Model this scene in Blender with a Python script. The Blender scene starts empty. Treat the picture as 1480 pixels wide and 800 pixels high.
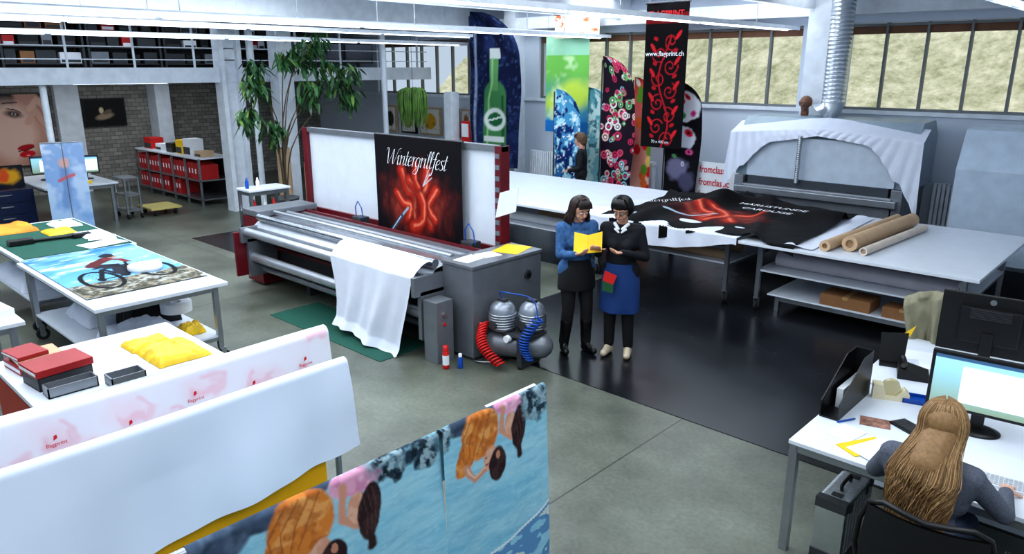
import bpy,bmesh,math,random
import numpy as np
from mathutils import Vector,Matrix,Euler
R=random.Random(7)
SC=bpy.context.scene.collection
def lin(c):
    a=np.array(c,dtype=float)/255.0
    return np.where(a<=.04045,a/12.92,((a+.055)/1.055)**2.4)
_m={}
def M(name,col=(200,200,200),rough=.5,metal=0,var=.08,scale=6,bump=0,emit=0,attr=False,trans=0,spec=.5,bs=60):
    if name in _m: return _m[name]
    m=bpy.data.materials.new(name);m.use_nodes=True;n=m.node_tree;b=n.nodes['Principled BSDF']
    c=lin(col)
    tc=n.nodes.new('ShaderNodeTexCoord')
    if attr:
        a=n.nodes.new('ShaderNodeAttribute');a.attribute_name='Col';n.links.new(a.outputs['Color'],b.inputs['Base Color'])
    else:
        nz=n.nodes.new('ShaderNodeTexNoise');nz.inputs['Scale'].default_value=scale;nz.inputs['Detail'].default_value=4
        n.links.new(tc.outputs['Object'],nz.inputs['Vector'])
        r=n.nodes.new('ShaderNodeValToRGB')
        r.color_ramp.elements[0].position=.3;r.color_ramp.elements[1].position=.7
        r.color_ramp.elements[0].color=(*np.clip(c*(1-var),0,1),1);r.color_ramp.elements[1].color=(*np.clip(c*(1+var),0,1),1)
        n.links.new(nz.outputs['Fac'],r.inputs['Fac']);n.links.new(r.outputs['Color'],b.inputs['Base Color'])
        if emit:
            n.links.new(r.outputs['Color'],b.inputs['Emission Color'])
    if emit and attr:
        n.links.new(a.outputs['Color'],b.inputs['Emission Color'])
    if emit: b.inputs['Emission Strength'].default_value=emit
    b.inputs['Roughness'].default_value=rough;b.inputs['Metallic'].default_value=metal
    b.inputs['Specular IOR Level'].default_value=spec
    if trans: b.inputs['Transmission Weight'].default_value=trans
    if bump:
        nb=n.nodes.new('ShaderNodeTexNoise');nb.inputs['Scale'].default_value=bs
        n.links.new(tc.outputs['Object'],nb.inputs['Vector'])
        bp=n.nodes.new('ShaderNodeBump');bp.inputs['Strength'].default_value=bump;bp.inputs['Distance'].default_value=.02
        n.links.new(nb.outputs['Fac'],bp.inputs['Height']);n.links.new(bp.outputs['Normal'],b.inputs['Normal'])
    _m[name]=m;return m
def V(*a): return np.array(a,dtype=float)
def cr(pts,k=4):
    pts=[np.array(p,dtype=float) for p in pts];Q=[2*pts[0]-pts[1]]+pts+[2*pts[-1]-pts[-2]];out=[]
    for i in range(1,len(Q)-2):
        for j in range(k):
            t=j/k;a,b,c,d=Q[i-1],Q[i],Q[i+1],Q[i+2];out.append(.5*((2*b)+(-a+c)*t+(2*a-5*b+4*c-d)*t*t+(-a+3*b-3*c+d)*t**3))
    out.append(pts[-1]);return out
class MB:
    def __init__(s): s.v=[];s.f=[];s.mi=[];s.sm=[];s.mats=[];s.c=[];s.hc=False
    def add(s,vs,fs,mat,smooth=False,col=None):
        if mat not in s.mats: s.mats.append(mat)
        k=s.mats.index(mat);o=len(s.v)
        s.v.extend([tuple(map(float,p)) for p in vs])
        s.f.extend([tuple(i+o for i in f) for f in fs]);s.mi.extend([k]*len(fs));s.sm.extend([smooth]*len(fs))
        if col is not None: s.hc=True;s.c.extend([tuple(x) for x in col])
        else: s.c.extend([(1,1,1)]*len(vs))
        return s
    def box(s,x0,x1,y0,y1,z0,z1,mat,b=0,rz=0,c=None):
        bm=bmesh.new();bmesh.ops.create_cube(bm,size=1)
        for v in bm.verts:
            v.co=Vector((x0+(v.co.x+.5)*(x1-x0),y0+(v.co.y+.5)*(y1-y0),z0+(v.co.z+.5)*(z1-z0)))
        if b: bmesh.ops.bevel(bm,geom=bm.edges[:],offset=b,segments=2,affect='EDGES',profile=.7)
        if rz:
            cc=Vector(c) if c else Vector(((x0+x1)/2,(y0+y1)/2,0))
            bmesh.ops.rotate(bm,verts=bm.verts,cent=cc,matrix=Matrix.Rotation(rz,3,'Z'))
        bm.verts.index_update()
        s.add([v.co[:] for v in bm.verts],[[v.index for v in f.verts] for f in bm.faces],mat,False);bm.free();return s
    def tube(s,pts,r,mat,n=8,caps=True,smooth=True):
        pts=[np.array(p,dtype=float) for p in pts];N=len(pts)
        rr=r if hasattr(r,'__len__') else [r]*N
        vs=[];a=None
        for i,p in enumerate(pts):
            t=pts[min(i+1,N-1)]-pts[max(i-1,0)];t=t/(np.linalg.norm(t)+1e-9)
            if a is None: a=np.cross(t,V(0,0,1) if abs(t[2])<.9 else V(1,0,0))
            a=a-t*np.dot(a,t);a=a/(np.linalg.norm(a)+1e-9);b=np.cross(t,a)
            for k in range(n):
                an=2*math.pi*k/n;vs.append(p+rr[i]*(math.cos(an)*a+math.sin(an)*b))
        fs=[(i*n+k,i*n+(k+1)%n,(i+1)*n+(k+1)%n,(i+1)*n+k) for i in range(N-1) for k in range(n)]
        s.add(vs,fs,mat,smooth)
        if caps: s.add(vs[:n],[tuple(range(n))[::-1]],mat);s.add(vs[-n:],[tuple(range(n))],mat)
        return s
    def cyl(s,p0,p1,r,mat,r1=None,n=20): return s.tube([p0,p1],[r,r if r1 is None else r1],mat,n)
    def lathe(s,prof,mat,c=(0,0,0),n=20,smooth=True):
        vs=[(c[0]+r*math.cos(2*math.pi*k/n),c[1]+r*math.sin(2*math.pi*k/n),c[2]+z) for r,z in prof for k in range(n)]
        fs=[(i*n+k,i*n+(k+1)%n,(i+1)*n+(k+1)%n,(i+1)*n+k) for i in range(len(prof)-1) for k in range(n)]
        return s.add(vs,fs,mat,smooth)
    def grid(s,P,mat,col=None,smooth=True):
        nv,nu=P.shape[:2]
        fs=[(j*nu+i,j*nu+i+1,(j+1)*nu+i+1,(j+1)*nu+i) for j in range(nv-1) for i in range(nu-1)]
        return s.add(P.reshape(-1,3),fs,mat,smooth,None if col is None else col.reshape(-1,3))
    def loft(s,rings,mat,n=20,smooth=True,caps=True,wob=0):
        vs=[];
        for q,(c,rx,ry) in enumerate(rings):
            for k in range(n):
                an=2*math.pi*k/n;w=1+wob*math.sin(k*5*2*math.pi/n+q)*q/len(rings);vs.append((c[0]+rx*w*math.cos(an),c[1]+ry*w*math.sin(an),c[2]))
        fs=[(i*n+k,i*n+(k+1)%n,(i+1)*n+(k+1)%n,(i+1)*n+k) for i in range(len(rings)-1) for k in range(n)]
        s.add(vs,fs,mat,smooth)
        if caps: s.add(vs[:n],[tuple(range(n))[::-1]],mat);s.add(vs[-n:],[tuple(range(n))],mat)
        return s
    def cap(s,p0,r0,p1,r1,mat,n=12,flat=None):
        p0=np.array(p0,float);p1=np.array(p1,float);t=p1-p0;L=np.linalg.norm(t);t=t/L if L>1e-6 else V(0,0,1)
        a=np.cross(t,V(0,0,1) if abs(t[2])<.9 else V(1,0,0));a/=np.linalg.norm(a);b=np.cross(t,a)
        vs=[]
        def ring(p,r,an):
            for k in range(n):
                h=2*math.pi*k/n;o=r*math.cos(an)*(math.cos(h)*a+math.sin(h)*b)+r*math.sin(an)*t
                if flat is not None: f=np.array(flat[0]);o=o-f*np.dot(o,f)*(1-flat[1])
                vs.append(p+o)
        for an in (-1.5,-1.05,-.5,0): ring(p0,r0,an)
        for an in (0,.5,1.05,1.5): ring(p1,r1,an)
        fs=[(i*n+k,i*n+(k+1)%n,(i+1)*n+(k+1)%n,(i+1)*n+k) for i in range(7) for k in range(n)]
        fs.append(tuple(range(n))[::-1]);fs.append(tuple(range(7*n,8*n)))
        return s.add(vs,fs,mat,True)
    def poly(s,pts,th,mat,o=(0,0,0),r=(1,0,0),u=(0,1,0)):
        o=np.array(o,float);r=np.array(r,float);u=np.array(u,float);w=np.cross(r,u)*th;n=len(pts)
        vs=[o+p[0]*r+p[1]*u for p in pts]+[o+p[0]*r+p[1]*u+w for p in pts]
        fs=[tuple(range(n))[::-1],tuple(range(n,2*n))]+[(i,(i+1)%n,n+(i+1)%n,n+i) for i in range(n)]
        return s.add(vs,fs,mat)
    def text(s,body,size,mat,o,r=(1,0,0),u=(0,0,1),shear=0,align='CENTER',sx=1,off=0):
        c=bpy.data.curves.new('t','FONT');c.body=body;c.size=size;c.shear=shear;c.align_x=align;c.resolution_u=3;c.offset=off
        ob=bpy.data.objects.new('t',c);SC.objects.link(ob);bpy.context.view_layer.update()
        dg=bpy.context.evaluated_depsgraph_get();me=ob.evaluated_get(dg).to_mesh()
        o=np.array(o,float);r=np.array(r,float);u=np.array(u,float)
        s.add([o+v.co.x*sx*r+v.co.y*u for v in me.vertices],[tuple(p.vertices) for p in me.polygons],mat)
        bpy.data.objects.remove(ob);bpy.data.curves.remove(c);return s
    def script(s,body,xh,mat,o,r,u,shear=.28,wt=1.0,vs=1.0):
        G={'W':(1.6,[[(0,1.4),(.1,1.65),(.28,1.55),(.38,.6),(.5,0),(.8,.9),(.98,1.6),(1.02,.6),(1.14,0),(1.4,.9),(1.6,1.6),(1.85,1.75)]]),
        'i':(.36,[[(-.05,.6),(.12,1),(.1,.25),(.18,0),(.36,.25)],[(.2,1.33),(.24,1.42)]]),'n':(.68,[[(-.02,.8),(.1,1),(.1,0)],[(.1,.55),(.3,.92),(.46,.95),(.5,.7),(.47,.2),(.55,0),(.7,.2)]]),
        't':(.38,[[(.17,1.5),(.12,.3),(.2,0),(.38,.2)],[(-.08,1),(.38,1.03)]]),'e':(.5,[[(.05,.45),(.36,.62),(.4,.88),(.25,1),(.05,.7),(.05,.25),(.2,0),(.48,.22)]]),
        'r':(.42,[[(-.02,.8),(.1,1),(.1,0)],[(.1,.55),(.25,.92),(.42,.95)]]),'g':(.6,[[(.45,.88),(.25,1),(.05,.7),(.05,.25),(.2,.02),(.42,.3),(.47,.95),(.43,-.35),(.22,-.75),(-.08,-.62),(.1,-.25),(.6,.15)]]),
        'l':(.33,[[(.0,.2),(.2,1.0),(.27,1.6),(.16,1.72),(.08,1.2),(.08,.2),(.17,0),(.35,.2)]]),'f':(.4,[[(.55,1.55),(.42,1.72),(.27,1.5),(.2,.6),(.13,-.5),(-.08,-.7)],[(-.02,1),(.42,1.03)]]),
        's':(.42,[[(.36,.88),(.2,1),(.07,.83),(.15,.6),(.34,.4),(.34,.12),(.15,0),(-.02,.1)]])}
        o=np.array(o,float);r=np.array(r,float);u=np.array(u,float)*vs;W=sum(G[c][0] for c in body);x=-W/2
        for c in body:
            for st in G[c][1]:
                pts=cr([(a,b) for a,b in st],5) if len(st)>2 else [np.array(q) for q in st];L=[];Rr=[]
                for i,p in enumerate(pts):
                    t=pts[min(i+1,len(pts)-1)]-pts[max(i-1,0)];t=t/(np.linalg.norm(t)+1e-9);n_=np.array([-t[1],t[0]])
                    w=(.022+.055*max(0,-t[1])+.012*abs(t[0]))*wt
                    for q,arr in ((p+n_*w,L),(p-n_*w,Rr)): arr.append(o+((x+q[0]+q[1]*shear)*r+q[1]*u)*xh)
                n=len(pts);s.add(L+Rr,[(i,i+1,n+i+1,n+i) for i in range(n-1)],mat)
            x+=G[c][0]
        return s
    def mesh(s,name):
        me=bpy.data.meshes.new(name);me.from_pydata(s.v,[],s.f);me.update()
        for m in s.mats: me.materials.append(m)
        me.polygons.foreach_set('material_index',s.mi);me.polygons.foreach_set('use_smooth',s.sm)
        if s.hc:
            a=me.color_attributes.new('Col','FLOAT_COLOR','POINT')
            arr=np.ones((len(s.c),4));arr[:,:3]=np.array(s.c);a.data.foreach_set('color',arr.ravel())
        return me
    def part(s,name,par,world=True,label=None):
        me=s.mesh(name);ob=bpy.data.objects.new(name,me);SC.objects.link(ob)
        if par is not None:
            ob.parent=par
            if world: me.transform(MW(par).inverted())
        if label: ob['label']=label
        return ob
    def solo(s,name,label,cat,base=None,group=None,kind=None):
        me=s.mesh(name);a=np.array(s.v);
        if base is None: base=((a[:,0].min()+a[:,0].max())/2,(a[:,1].min()+a[:,1].max())/2,a[:,2].min())
        me.transform(Matrix.Translation(-Vector(base)))
        ob=bpy.data.objects.new(name,me);ob.location=base;SC.objects.link(ob)
        ob['label']=label;ob['category']=cat
        if group: ob['group']=group
        if kind: ob['kind']=kind
        return ob
    def struct(s,name):
        ob=bpy.data.objects.new(name,s.mesh(name));SC.objects.link(ob);ob['kind']='structure';return ob
def MW(o):
    m=Matrix.Translation(o.location)@o.rotation_euler.to_matrix().to_4x4()
    return (MW(o.parent)@m) if o.parent else m
def thing(name,label,cat,loc=(0,0,0),rz=0,group=None):
    e=bpy.data.objects.new(name,None);e.empty_display_size=.1;e.location=loc;e.rotation_euler=(0,0,rz);SC.objects.link(e)
    e['label']=label;e['category']=cat
    if group: e['group']=group
    return e
def remesh(mb,name,par,voxel=.008,it=4,label=None,split=None):
    me=mb.mesh('tmp');o=bpy.data.objects.new('tmp',me);SC.objects.link(o)
    r=o.modifiers.new('r','REMESH');r.mode='VOXEL';r.voxel_size=voxel
    if it: q=o.modifiers.new('s','SMOOTH');q.factor=.5;q.iterations=it
    bpy.context.view_layer.update();dg=bpy.context.evaluated_depsgraph_get()
    nm=bpy.data.meshes.new_from_object(o.evaluated_get(dg));nm.name=name
    bpy.data.objects.remove(o)
    nm.materials.clear();nm.materials.append(mb.mats[0])
    nm.polygons.foreach_set('use_smooth',[True]*len(nm.polygons))
    nm.polygons.foreach_set('material_index',[0]*len(nm.polygons))
    ob=bpy.data.objects.new(name,nm);SC.objects.link(ob);ob.parent=par
    if label: ob['label']=label
    return ob
# ---------- painter
def vnoise(X,Y,seed=0):
    xi=np.floor(X).astype(int);yi=np.floor(Y).astype(int);xf=X-xi;yf=Y-yi
    h=lambda a,b:(np.sin((a*127.1+b*311.7+seed*74.7))*43758.5453)%1
    sx=xf*xf*(3-2*xf);sy=yf*yf*(3-2*yf)
    return (h(xi,yi)*(1-sx)+h(xi+1,yi)*sx)*(1-sy)+(h(xi,yi+1)*(1-sx)+h(xi+1,yi+1)*sx)*sy
def fbm(X,Y,seed=0):
    return (vnoise(X,Y,seed)*.5+vnoise(X*2,Y*2,seed+1)*.3+vnoise(X*4.1,Y*4.1,seed+2)*.2)
class Pt:
    def __init__(s,w,h,d,col=(255,255,255)):
        s.w=w;s.h=h;nu=max(2,int(w/d)+1);nv=max(2,int(h/d)+1)
        s.X,s.Y=np.meshgrid(np.linspace(0,w,nu),np.linspace(0,h,nv));s.C=np.zeros((nv,nu,3))+lin(col);s.WX,s.WY=s.X,s.Y
    def warp(s,amp,sc,seed=0):
        s.WX=s.X+amp*(fbm(s.X*sc,s.Y*sc,seed)-.5)*2;s.WY=s.Y+amp*(fbm(s.X*sc+9,s.Y*sc+5,seed+3)-.5)*2;return s
    def mix(s,m,col):
        m=np.clip(m,0,1)[...,None];c=lin(col);s.C=s.C*(1-m)+c*m;return s
    def em(s,cx,cy,rx,ry,rot=0,soft=.12):
        c,q=math.cos(rot),math.sin(rot);dx=s.WX-cx;dy=s.WY-cy
        d=np.sqrt(((dx*c+dy*q)/rx)**2+((-dx*q+dy*c)/ry)**2);return np.clip((1-d)/soft+.5,0,1)
    def ell(s,cx,cy,rx,ry,col,rot=0,soft=.12,amt=1): return s.mix(s.em(cx,cy,rx,ry,rot,soft)*amt,col)
    def tex(s,cx,cy,rx,ry,rot,cols,sc,soft=.12,seed=0,amt=.7):
        m=s.em(cx,cy,rx,ry,rot,soft);s.mix(m,cols[0])
        for k,c in enumerate(cols[1:]): s.mix(m*np.clip((fbm(s.X*sc+k*7,s.Y*sc,seed+k*5)-.55)/.16+.5,0,1)*amt,c)
        return s
    def line(s,pts,w,col,soft=.25,amt=1):
        D=np.full(s.X.shape,1e9)
        for (a,b),(c,d) in zip(pts[:-1],pts[1:]):
            L=(c-a)**2+(d-b)**2+1e-9;t=np.clip(((s.WX-a)*(c-a)+(s.WY-b)*(d-b))/L,0,1)
            D=np.minimum(D,np.hypot(s.WX-a-t*(c-a),s.WY-b-t*(d-b)))
        return s.mix(np.clip((1-D/(w/2))/soft+.5,0,1)*amt,col)
    def rect(s,x0,y0,x1,y1,col): return s.mix(((s.X>=x0)&(s.X<=x1)&(s.Y>=y0)&(s.Y<=y1)).astype(float),col)
    def grad(s,c0,c1,y0=0,y1=None):
        t=np.clip((s.Y-y0)/((y1 or s.h)-y0),0,1)[...,None];s.C=lin(c0)*(1-t)+lin(c1)*t;return s
    def noise(s,sc,col,th=.5,soft=.15,seed=0,amt=1,sy=None):
        return s.mix(np.clip((fbm(s.X*sc,s.Y*(sy or sc),seed)-th)/soft+.5,0,1)*amt,col)
    def flat(s,mb,mat,o,r=(1,0,0),u=(0,0,1),bend=None):
        o=np.array(o,float);P=o+s.X[...,None]*np.array(r,float)+s.Y[...,None]*np.array(u,float)
        if bend is not None: P=P+bend(s.X,s.Y)
        return mb.grid(P,mat,s.C)
PRN=M('printed_fabric',attr=True,rough=.8,spec=.15)
PRG=M('printed_gloss',attr=True,rough=.4,spec=.3)
SCR=M('screen_glow',attr=True,rough=.2,emit=1.0)
WHT=M('white_paint',(222,228,236),.55)
WPL=M('white_laminate',(222,228,238),.35,var=.03)
STL=M('brushed_steel',(170,174,180),.35,.9)
CHR=M('chrome',(210,214,220),.15,1)
ALU=M('aluminium',(196,200,207),.3,.75)
GRY=M('grey_metal_paint',(136,140,147),.35,.5)
DGY=M('dark_grey',(58,60,64),.5)
BLK=M('black_plastic',(18,18,20),.4)
RUB=M('rubber',(30,30,32),.8)
DRD=M('dark_red_paint',(104,20,32),.35)
RED=M('red_plastic',(205,30,28),.4)
RDB=M('red_binder',(178,32,34),.5)
YEL=M('yellow_paper',(246,200,30),.6)
ORG=M('orange_paint',(170,52,30),.5)
BLU=M('blue_plastic',(20,80,170),.3)
KRF=M('kraft_paper',(196,166,134),.7)
CRD=M('cardboard',(150,108,72),.8)
PAP=M('paper_white',(236,239,244),.7,var=.02)
CLO=M('white_cloth',(222,227,241),.85,var=.03,bump=.2,bs=8)
GRN=M('green_mat',(20,84,70),.8,bump=.3,bs=300)
WIN=M('white_ink',(250,250,252),.6,var=0)
RIN=M('red_ink',(205,28,40),.6)
LAMP=M('lamp_tube',(225,238,255),.4,emit=6,var=0)
# ---------- structure
def floor_mat(name,c1,c2,rough,joints):
    m=bpy.data.materials.new(name);m.use_nodes=True;n=m.node_tree;L=n.links;b=n.nodes['Principled BSDF']
    tc=n.nodes.new('ShaderNodeTexCoord')
    nz=n.nodes.new('ShaderNodeTexNoise');nz.inputs['Scale'].default_value=.9;nz.inputs['Detail'].default_value=9;nz.inputs['Roughness'].default_value=.65
    L.new(tc.outputs['Object'],nz.inputs['Vector'])
    r=n.nodes.new('ShaderNodeValToRGB');r.color_ramp.elements[0].position=.32;r.color_ramp.elements[1].position=.68
    r.color_ramp.elements[0].color=(*lin(c1),1);r.color_ramp.elements[1].color=(*lin(c2),1)
    L.new(nz.outputs['Fac'],r.inputs['Fac']);out=r.outputs['Color']
    n2=n.nodes.new('ShaderNodeTexNoise');n2.inputs['Scale'].default_value=30;n2.inputs['Detail'].default_value=6;L.new(tc.outputs['Object'],n2.inputs['Vector'])
    mr=n.nodes.new('ShaderNodeMapRange');mr.inputs['To Min'].default_value=rough-.1;mr.inputs['To Max'].default_value=rough+.12
    L.new(nz.outputs['Fac'],mr.inputs['Value']);L.new(mr.outputs['Result'],b.inputs['Roughness'])
    mx=n.nodes.new('ShaderNodeMix');mx.data_type='RGBA';mx.blend_type='MULTIPLY';mx.inputs['Factor'].default_value=.5
    L.new(out,mx.inputs['A']);L.new(n2.outputs['Fac'],mx.inputs['B']);out=mx.outputs['Result']
    if joints:
        sp=n.nodes.new('ShaderNodeSeparateXYZ');L.new(tc.outputs['Object'],sp.inputs[0])
        acc=None
        for ax,val in joints:
            a=n.nodes.new('ShaderNodeMath');a.operation='COMPARE';a.inputs[1].default_value=val;a.inputs[2].default_value=.006;L.new(sp.outputs[ax],a.inputs[0])
            if acc is None: acc=a
            else:
                q=n.nodes.new('ShaderNodeMath');q.operation='MAXIMUM';L.new(acc.outputs[0],q.inputs[0]);L.new(a.outputs[0],q.inputs[1]);acc=q
        m2=n.nodes.new('ShaderNodeMix');m2.data_type='RGBA';L.new(acc.outputs[0],m2.inputs['Factor']);L.new(out,m2.inputs['A']);m2.inputs['B'].default_value=(.035,.037,.033,1);out=m2.outputs['Result']
    L.new(out,b.inputs['Base Color'])
    bp=n.nodes.new('ShaderNodeBump');bp.inputs['Strength'].default_value=.08;L.new(n2.outputs['Fac'],bp.inputs['Height']);L.new(bp.outputs['Normal'],b.inputs['Normal'])
    return m
FL=floor_mat('concrete_floor',(84,88,78),(134,139,126),.33,[(0,-2.83),(0,-8.8),(0,-14),(1,5.13),(1,-.5)])
FD=floor_mat('dark_floor',(12,14,18),(40,43,49),.24,None)
MB().box(-20,8,-6,13,-.2,0,FL).struct('floor')
MB().box(-5.9,8,5.13,12.5,0,.004,FD).struct('floor.001')
MB().box(-12.6,-5.9,8.3,12.5,0,.004,FD).struct('floor.002')
MB().box(-12.6,-10.6,5.35,8.3,0,.004,FD).struct('floor.003')
WAL=M('wall_plaster',(204,213,226),.8,var=.03,scale=2)
BRK=bpy.data.materials.new('block_wall');BRK.use_nodes=True
_n=BRK.node_tree;_b=_n.nodes['Principled BSDF'];_tc=_n.nodes.new('ShaderNodeTexCoord')
_br=_n.nodes.new('ShaderNodeTexBrick')
_sp=_n.nodes.new('ShaderNodeSeparateXYZ');_cb=_n.nodes.new('ShaderNodeCombineXYZ');_n.links.new(_tc.outputs['Object'],_sp.inputs[0])
_n.links.new(_sp.outputs[1],_cb.inputs[0]);_n.links.new(_sp.outputs[2],_cb.inputs[1]);_n.links.new(_cb.outputs[0],_br.inputs['Vector'])
_br.inputs['Scale'].default_value=2.6;_br.inputs['Color1'].default_value=(*lin((132,128,122)),1);_br.inputs['Color2'].default_value=(*lin((166,161,154)),1);_br.inputs['Mortar'].default_value=(*lin((94,92,88)),1);_br.inputs['Mortar Size'].default_value=.015
_n.links.new(_br.outputs['Color'],_b.inputs['Base Color']);_b.inputs['Roughness'].default_value=.9
WG=[(-16.6,-12.6),(-10.9,-5.2),(-4.5,1.2),(2.0,7.5)]
SILL,HEAD,CZ=2.2,3.5,4.15
mb=MB();mb.box(-19.5,8,12.5,12.8,0,SILL,WAL);mb.box(-19.5,8,12.5,12.8,HEAD,CZ,WAL)
xs=[-19.5]+[x for g in WG for x in g]+[8]
for i in range(0,len(xs),2): mb.box(xs[i],xs[i+1],12.5,12.8,SILL,HEAD,WAL)
mb.box(-19.5,8,12.46,12.5,SILL-.06,SILL,WHT)
mb.struct('wall_back')
FRM=M('window_frame',(120,124,126),.5,.3)
for i,(a,b) in enumerate(WG):
    mb=MB();n=max(1,round((b-a)/.56));
    for k in range(n+1):
        x=a+(b-a)*k/n;mb.box(x-.018,x+.018,12.56,12.64,SILL,HEAD,FRM)
    for z in (SILL,HEAD-.05): mb.box(a,b,12.57,12.63,z,z+.04,FRM)
    mb.box(a,b,12.60,12.62,HEAD-.16,HEAD-.03,M('rust_lintel',(120,84,64),.7))
    mb.struct('window_%d'%(i+1))
MB().box(-19.8,-19.5,-6,12.8,0,CZ,BRK).struct('wall_left')
CEI=M('ceiling_white',(216,225,237),.8,var=.02)
MB().box(-19.8,8,-6,12.9,CZ,CZ+.15,CEI).struct('ceiling')
for i,x in enumerate((-16.6,-12.7,-8.65,-4.95,-1.1)):
    MB().box(x-.06,x+.06,-6,12.5,3.72,CZ,WHT).struct('trim_%d'%(i+1))
MB().box(-19.5,8,12.2,12.5,3.62,3.85,WHT).struct('trim_6')
MB().box(-4.98,-4.62,12.12,12.5,0,CZ,WHT).struct('trim_7')
MB().box(-11.6,-11.3,12.15,12.5,0,CZ,WHT).struct('trim_8')
MB().box(-19.5,-14.5,-6,12.5,2.66,2.82,WHT).box(-14.52,-14.44,-6,12.5,2.56,2.84,WHT).struct('floor.004')
mb=MB()
for y in np.arange(-5.5,12.5,1.1): mb.box(-14.5,-14.46,y-.015,y+.015,2.82,3.62,WHT)
for z in (2.98,3.2,3.42,3.62): mb.box(-14.5,-14.47,-6,12.4,z-.009,z+.009,WHT)
mb.struct('trim_9')
for i,y in enumerate((-1,1.5,4.0)):
    mb=MB();mb.cyl((-14.6,y,0),(-14.6,y,2.6),.055,WHT);mb.struct('trim_%d'%(10+i))
mb=MB();mb.box(-14.65,-14.35,7.05,7.14,0,CZ,WHT);mb.box(-14.65,-14.35,7.41,7.5,0,CZ,WHT);mb.box(-14.53,-14.47,7.1,7.45,0,CZ,WHT);mb.struct('trim_13')
MB().box(-14.4,-14.05,8.1,8.45,0,CZ,WHT,.02).struct('trim_14')
MB().cyl((-14.2,7.62,0),(-14.2,7.62,CZ),.06,WHT).struct('trim_19')
MB().cyl((-13.6,10.4,0),(-13.6,10.4,CZ),.06,WHT).struct('trim_15')
MB().box(-13.1,-12.85,11.7,11.95,0,2.3,WHT,.01).struct('trim_16')
GH=bpy.data.materials.new('grass_hill');GH.use_nodes=True;_n=GH.node_tree;_b=_n.nodes['Principled BSDF']
_a=_n.nodes.new('ShaderNodeTexNoise');_a.inputs['Scale'].default_value=2.4;_a.inputs['Detail'].default_value=12;_a.inputs['Roughness'].default_value=.78;_tc=_n.nodes.new('ShaderNodeTexCoord');_n.links.new(_tc.outputs['Object'],_a.inputs['Vector'])
_r=_n.nodes.new('ShaderNodeValToRGB');_r.color_ramp.elements[0].position=.36;_r.color_ramp.elements[1].position=.66
_r.color_ramp.elements[0].color=(*lin((130,134,104)),1);_r.color_ramp.elements[1].color=(*lin((206,202,178)),1)
_n.links.new(_a.outputs['Fac'],_r.inputs['Fac']);_n.links.new(_r.outputs['Color'],_b.inputs['Base Color']);_b.inputs['Roughness'].default_value=1;_b.inputs['Specular IOR Level'].default_value=0
P=np.zeros((30,60,3));
for j in range(30):
    for i in range(60):
        t=j/29;P[j,i]=(-18+i*.7-4*t,14.5+t*14,.6+t*10+.25*math.sin(i*.7+j*.4))
MB().grid(P,GH).struct('floor.005')
# ---------- ceiling lights
for i,(x,z) in enumerate(((-9,3.42),(-13,3.36),(-5.3,3.45),(-1.6,3.45),(-9.9,3.5),(-12.2,3.5))):
    t=thing('fluorescent_light','long white fluorescent light channel hanging along the ceiling','ceiling light',(x,4,z),group='ceiling light channels')
    mb=MB();mb.box(x-.12,x+.12,-5,12.3,z,z+.03,WHT);mb.box(x-.12,x-.11,-5,12.3,z-.03,z,WHT);mb.box(x+.11,x+.12,-5,12.3,z-.03,z,WHT)
    for k in range(18): mb.box(x-.11,x+.11,-4.9+k,-4.885+k,z-.03,z,WHT)
    mb.part('housing',t)
    for k in range(6):
        MB().cyl((x,-4.6+k*2.8,z-.025),(x,-1.9+k*2.8,z-.025),.02,LAMP,n=10).part('lamp_tube',t)
    for k in range(5): MB().cyl((x,-3+k*3.5,z+.03),(x,-3+k*3.5,CZ),.008,STL,n=6).part('hanger',t)
t=thing('fluorescent_light','white fluorescent lamp fixed below the gallery','ceiling light',(-16.3,5.9,2.5))
MB().box(-16.4,-16.2,4.9,6.9,2.56,2.62,WHT).part('housing',t);MB().cyl((-16.3,5,2.54),(-16.3,6.8,2.54),.02,LAMP).part('lamp_tube',t)
MB().cyl((-16.3,5.3,2.6),(-16.3,5.3,2.67),.02,WHT).part('hanger',t)
def area(loc,size,size2,power,col=(.88,.95,1),rot=(0,0,0)):
    l=bpy.data.lights.new('added_area_light','AREA');l.shape='RECTANGLE';l.size=size;l.size_y=size2;l.energy=power;l.color=col
    o=bpy.data.objects.new('added_area_light',l);o.location=loc;o.rotation_euler=rot;SC.objects.link(o);o['kind']='structure'
area((-10.8,4,CZ-.03),2.2,7,330);area((-7,3.5,CZ-.03),2.2,9,320);area((-3.2,3,CZ-.03),2.2,9,230);area((.6,2,CZ-.03),2.2,7,170)  # area lamps added under the closed ceiling in place of skylights
area((-15.8,4,CZ-.03),1.5,8,50)
area((-17.5,5.5,2.6),1.2,6,60)  # area lamp just below the gallery floor
for x in (-9.0,-5.3): area((x,8,3.55),.3,8,45,rot=(math.pi,0,0))  # unseen uplights added above the light channels to brighten the ceiling
area((-8,11.3,CZ-.1),7,1.2,120)  # another area lamp added under the ceiling, along the back wall
s=bpy.data.lights.new('sun','SUN');s.energy=3.4;s.angle=.02;s.color=(1,.98,.95);so=bpy.data.objects.new('sun',s);so.rotation_euler=(math.radians(32),0,math.radians(-15));SC.objects.link(so)
w=bpy.data.worlds.new('w');bpy.context.scene.world=w;w.use_nodes=True;w.node_tree.nodes['Background'].inputs[0].default_value=(.70,.84,1,1);w.node_tree.nodes['Background'].inputs[1].default_value=.8
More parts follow.
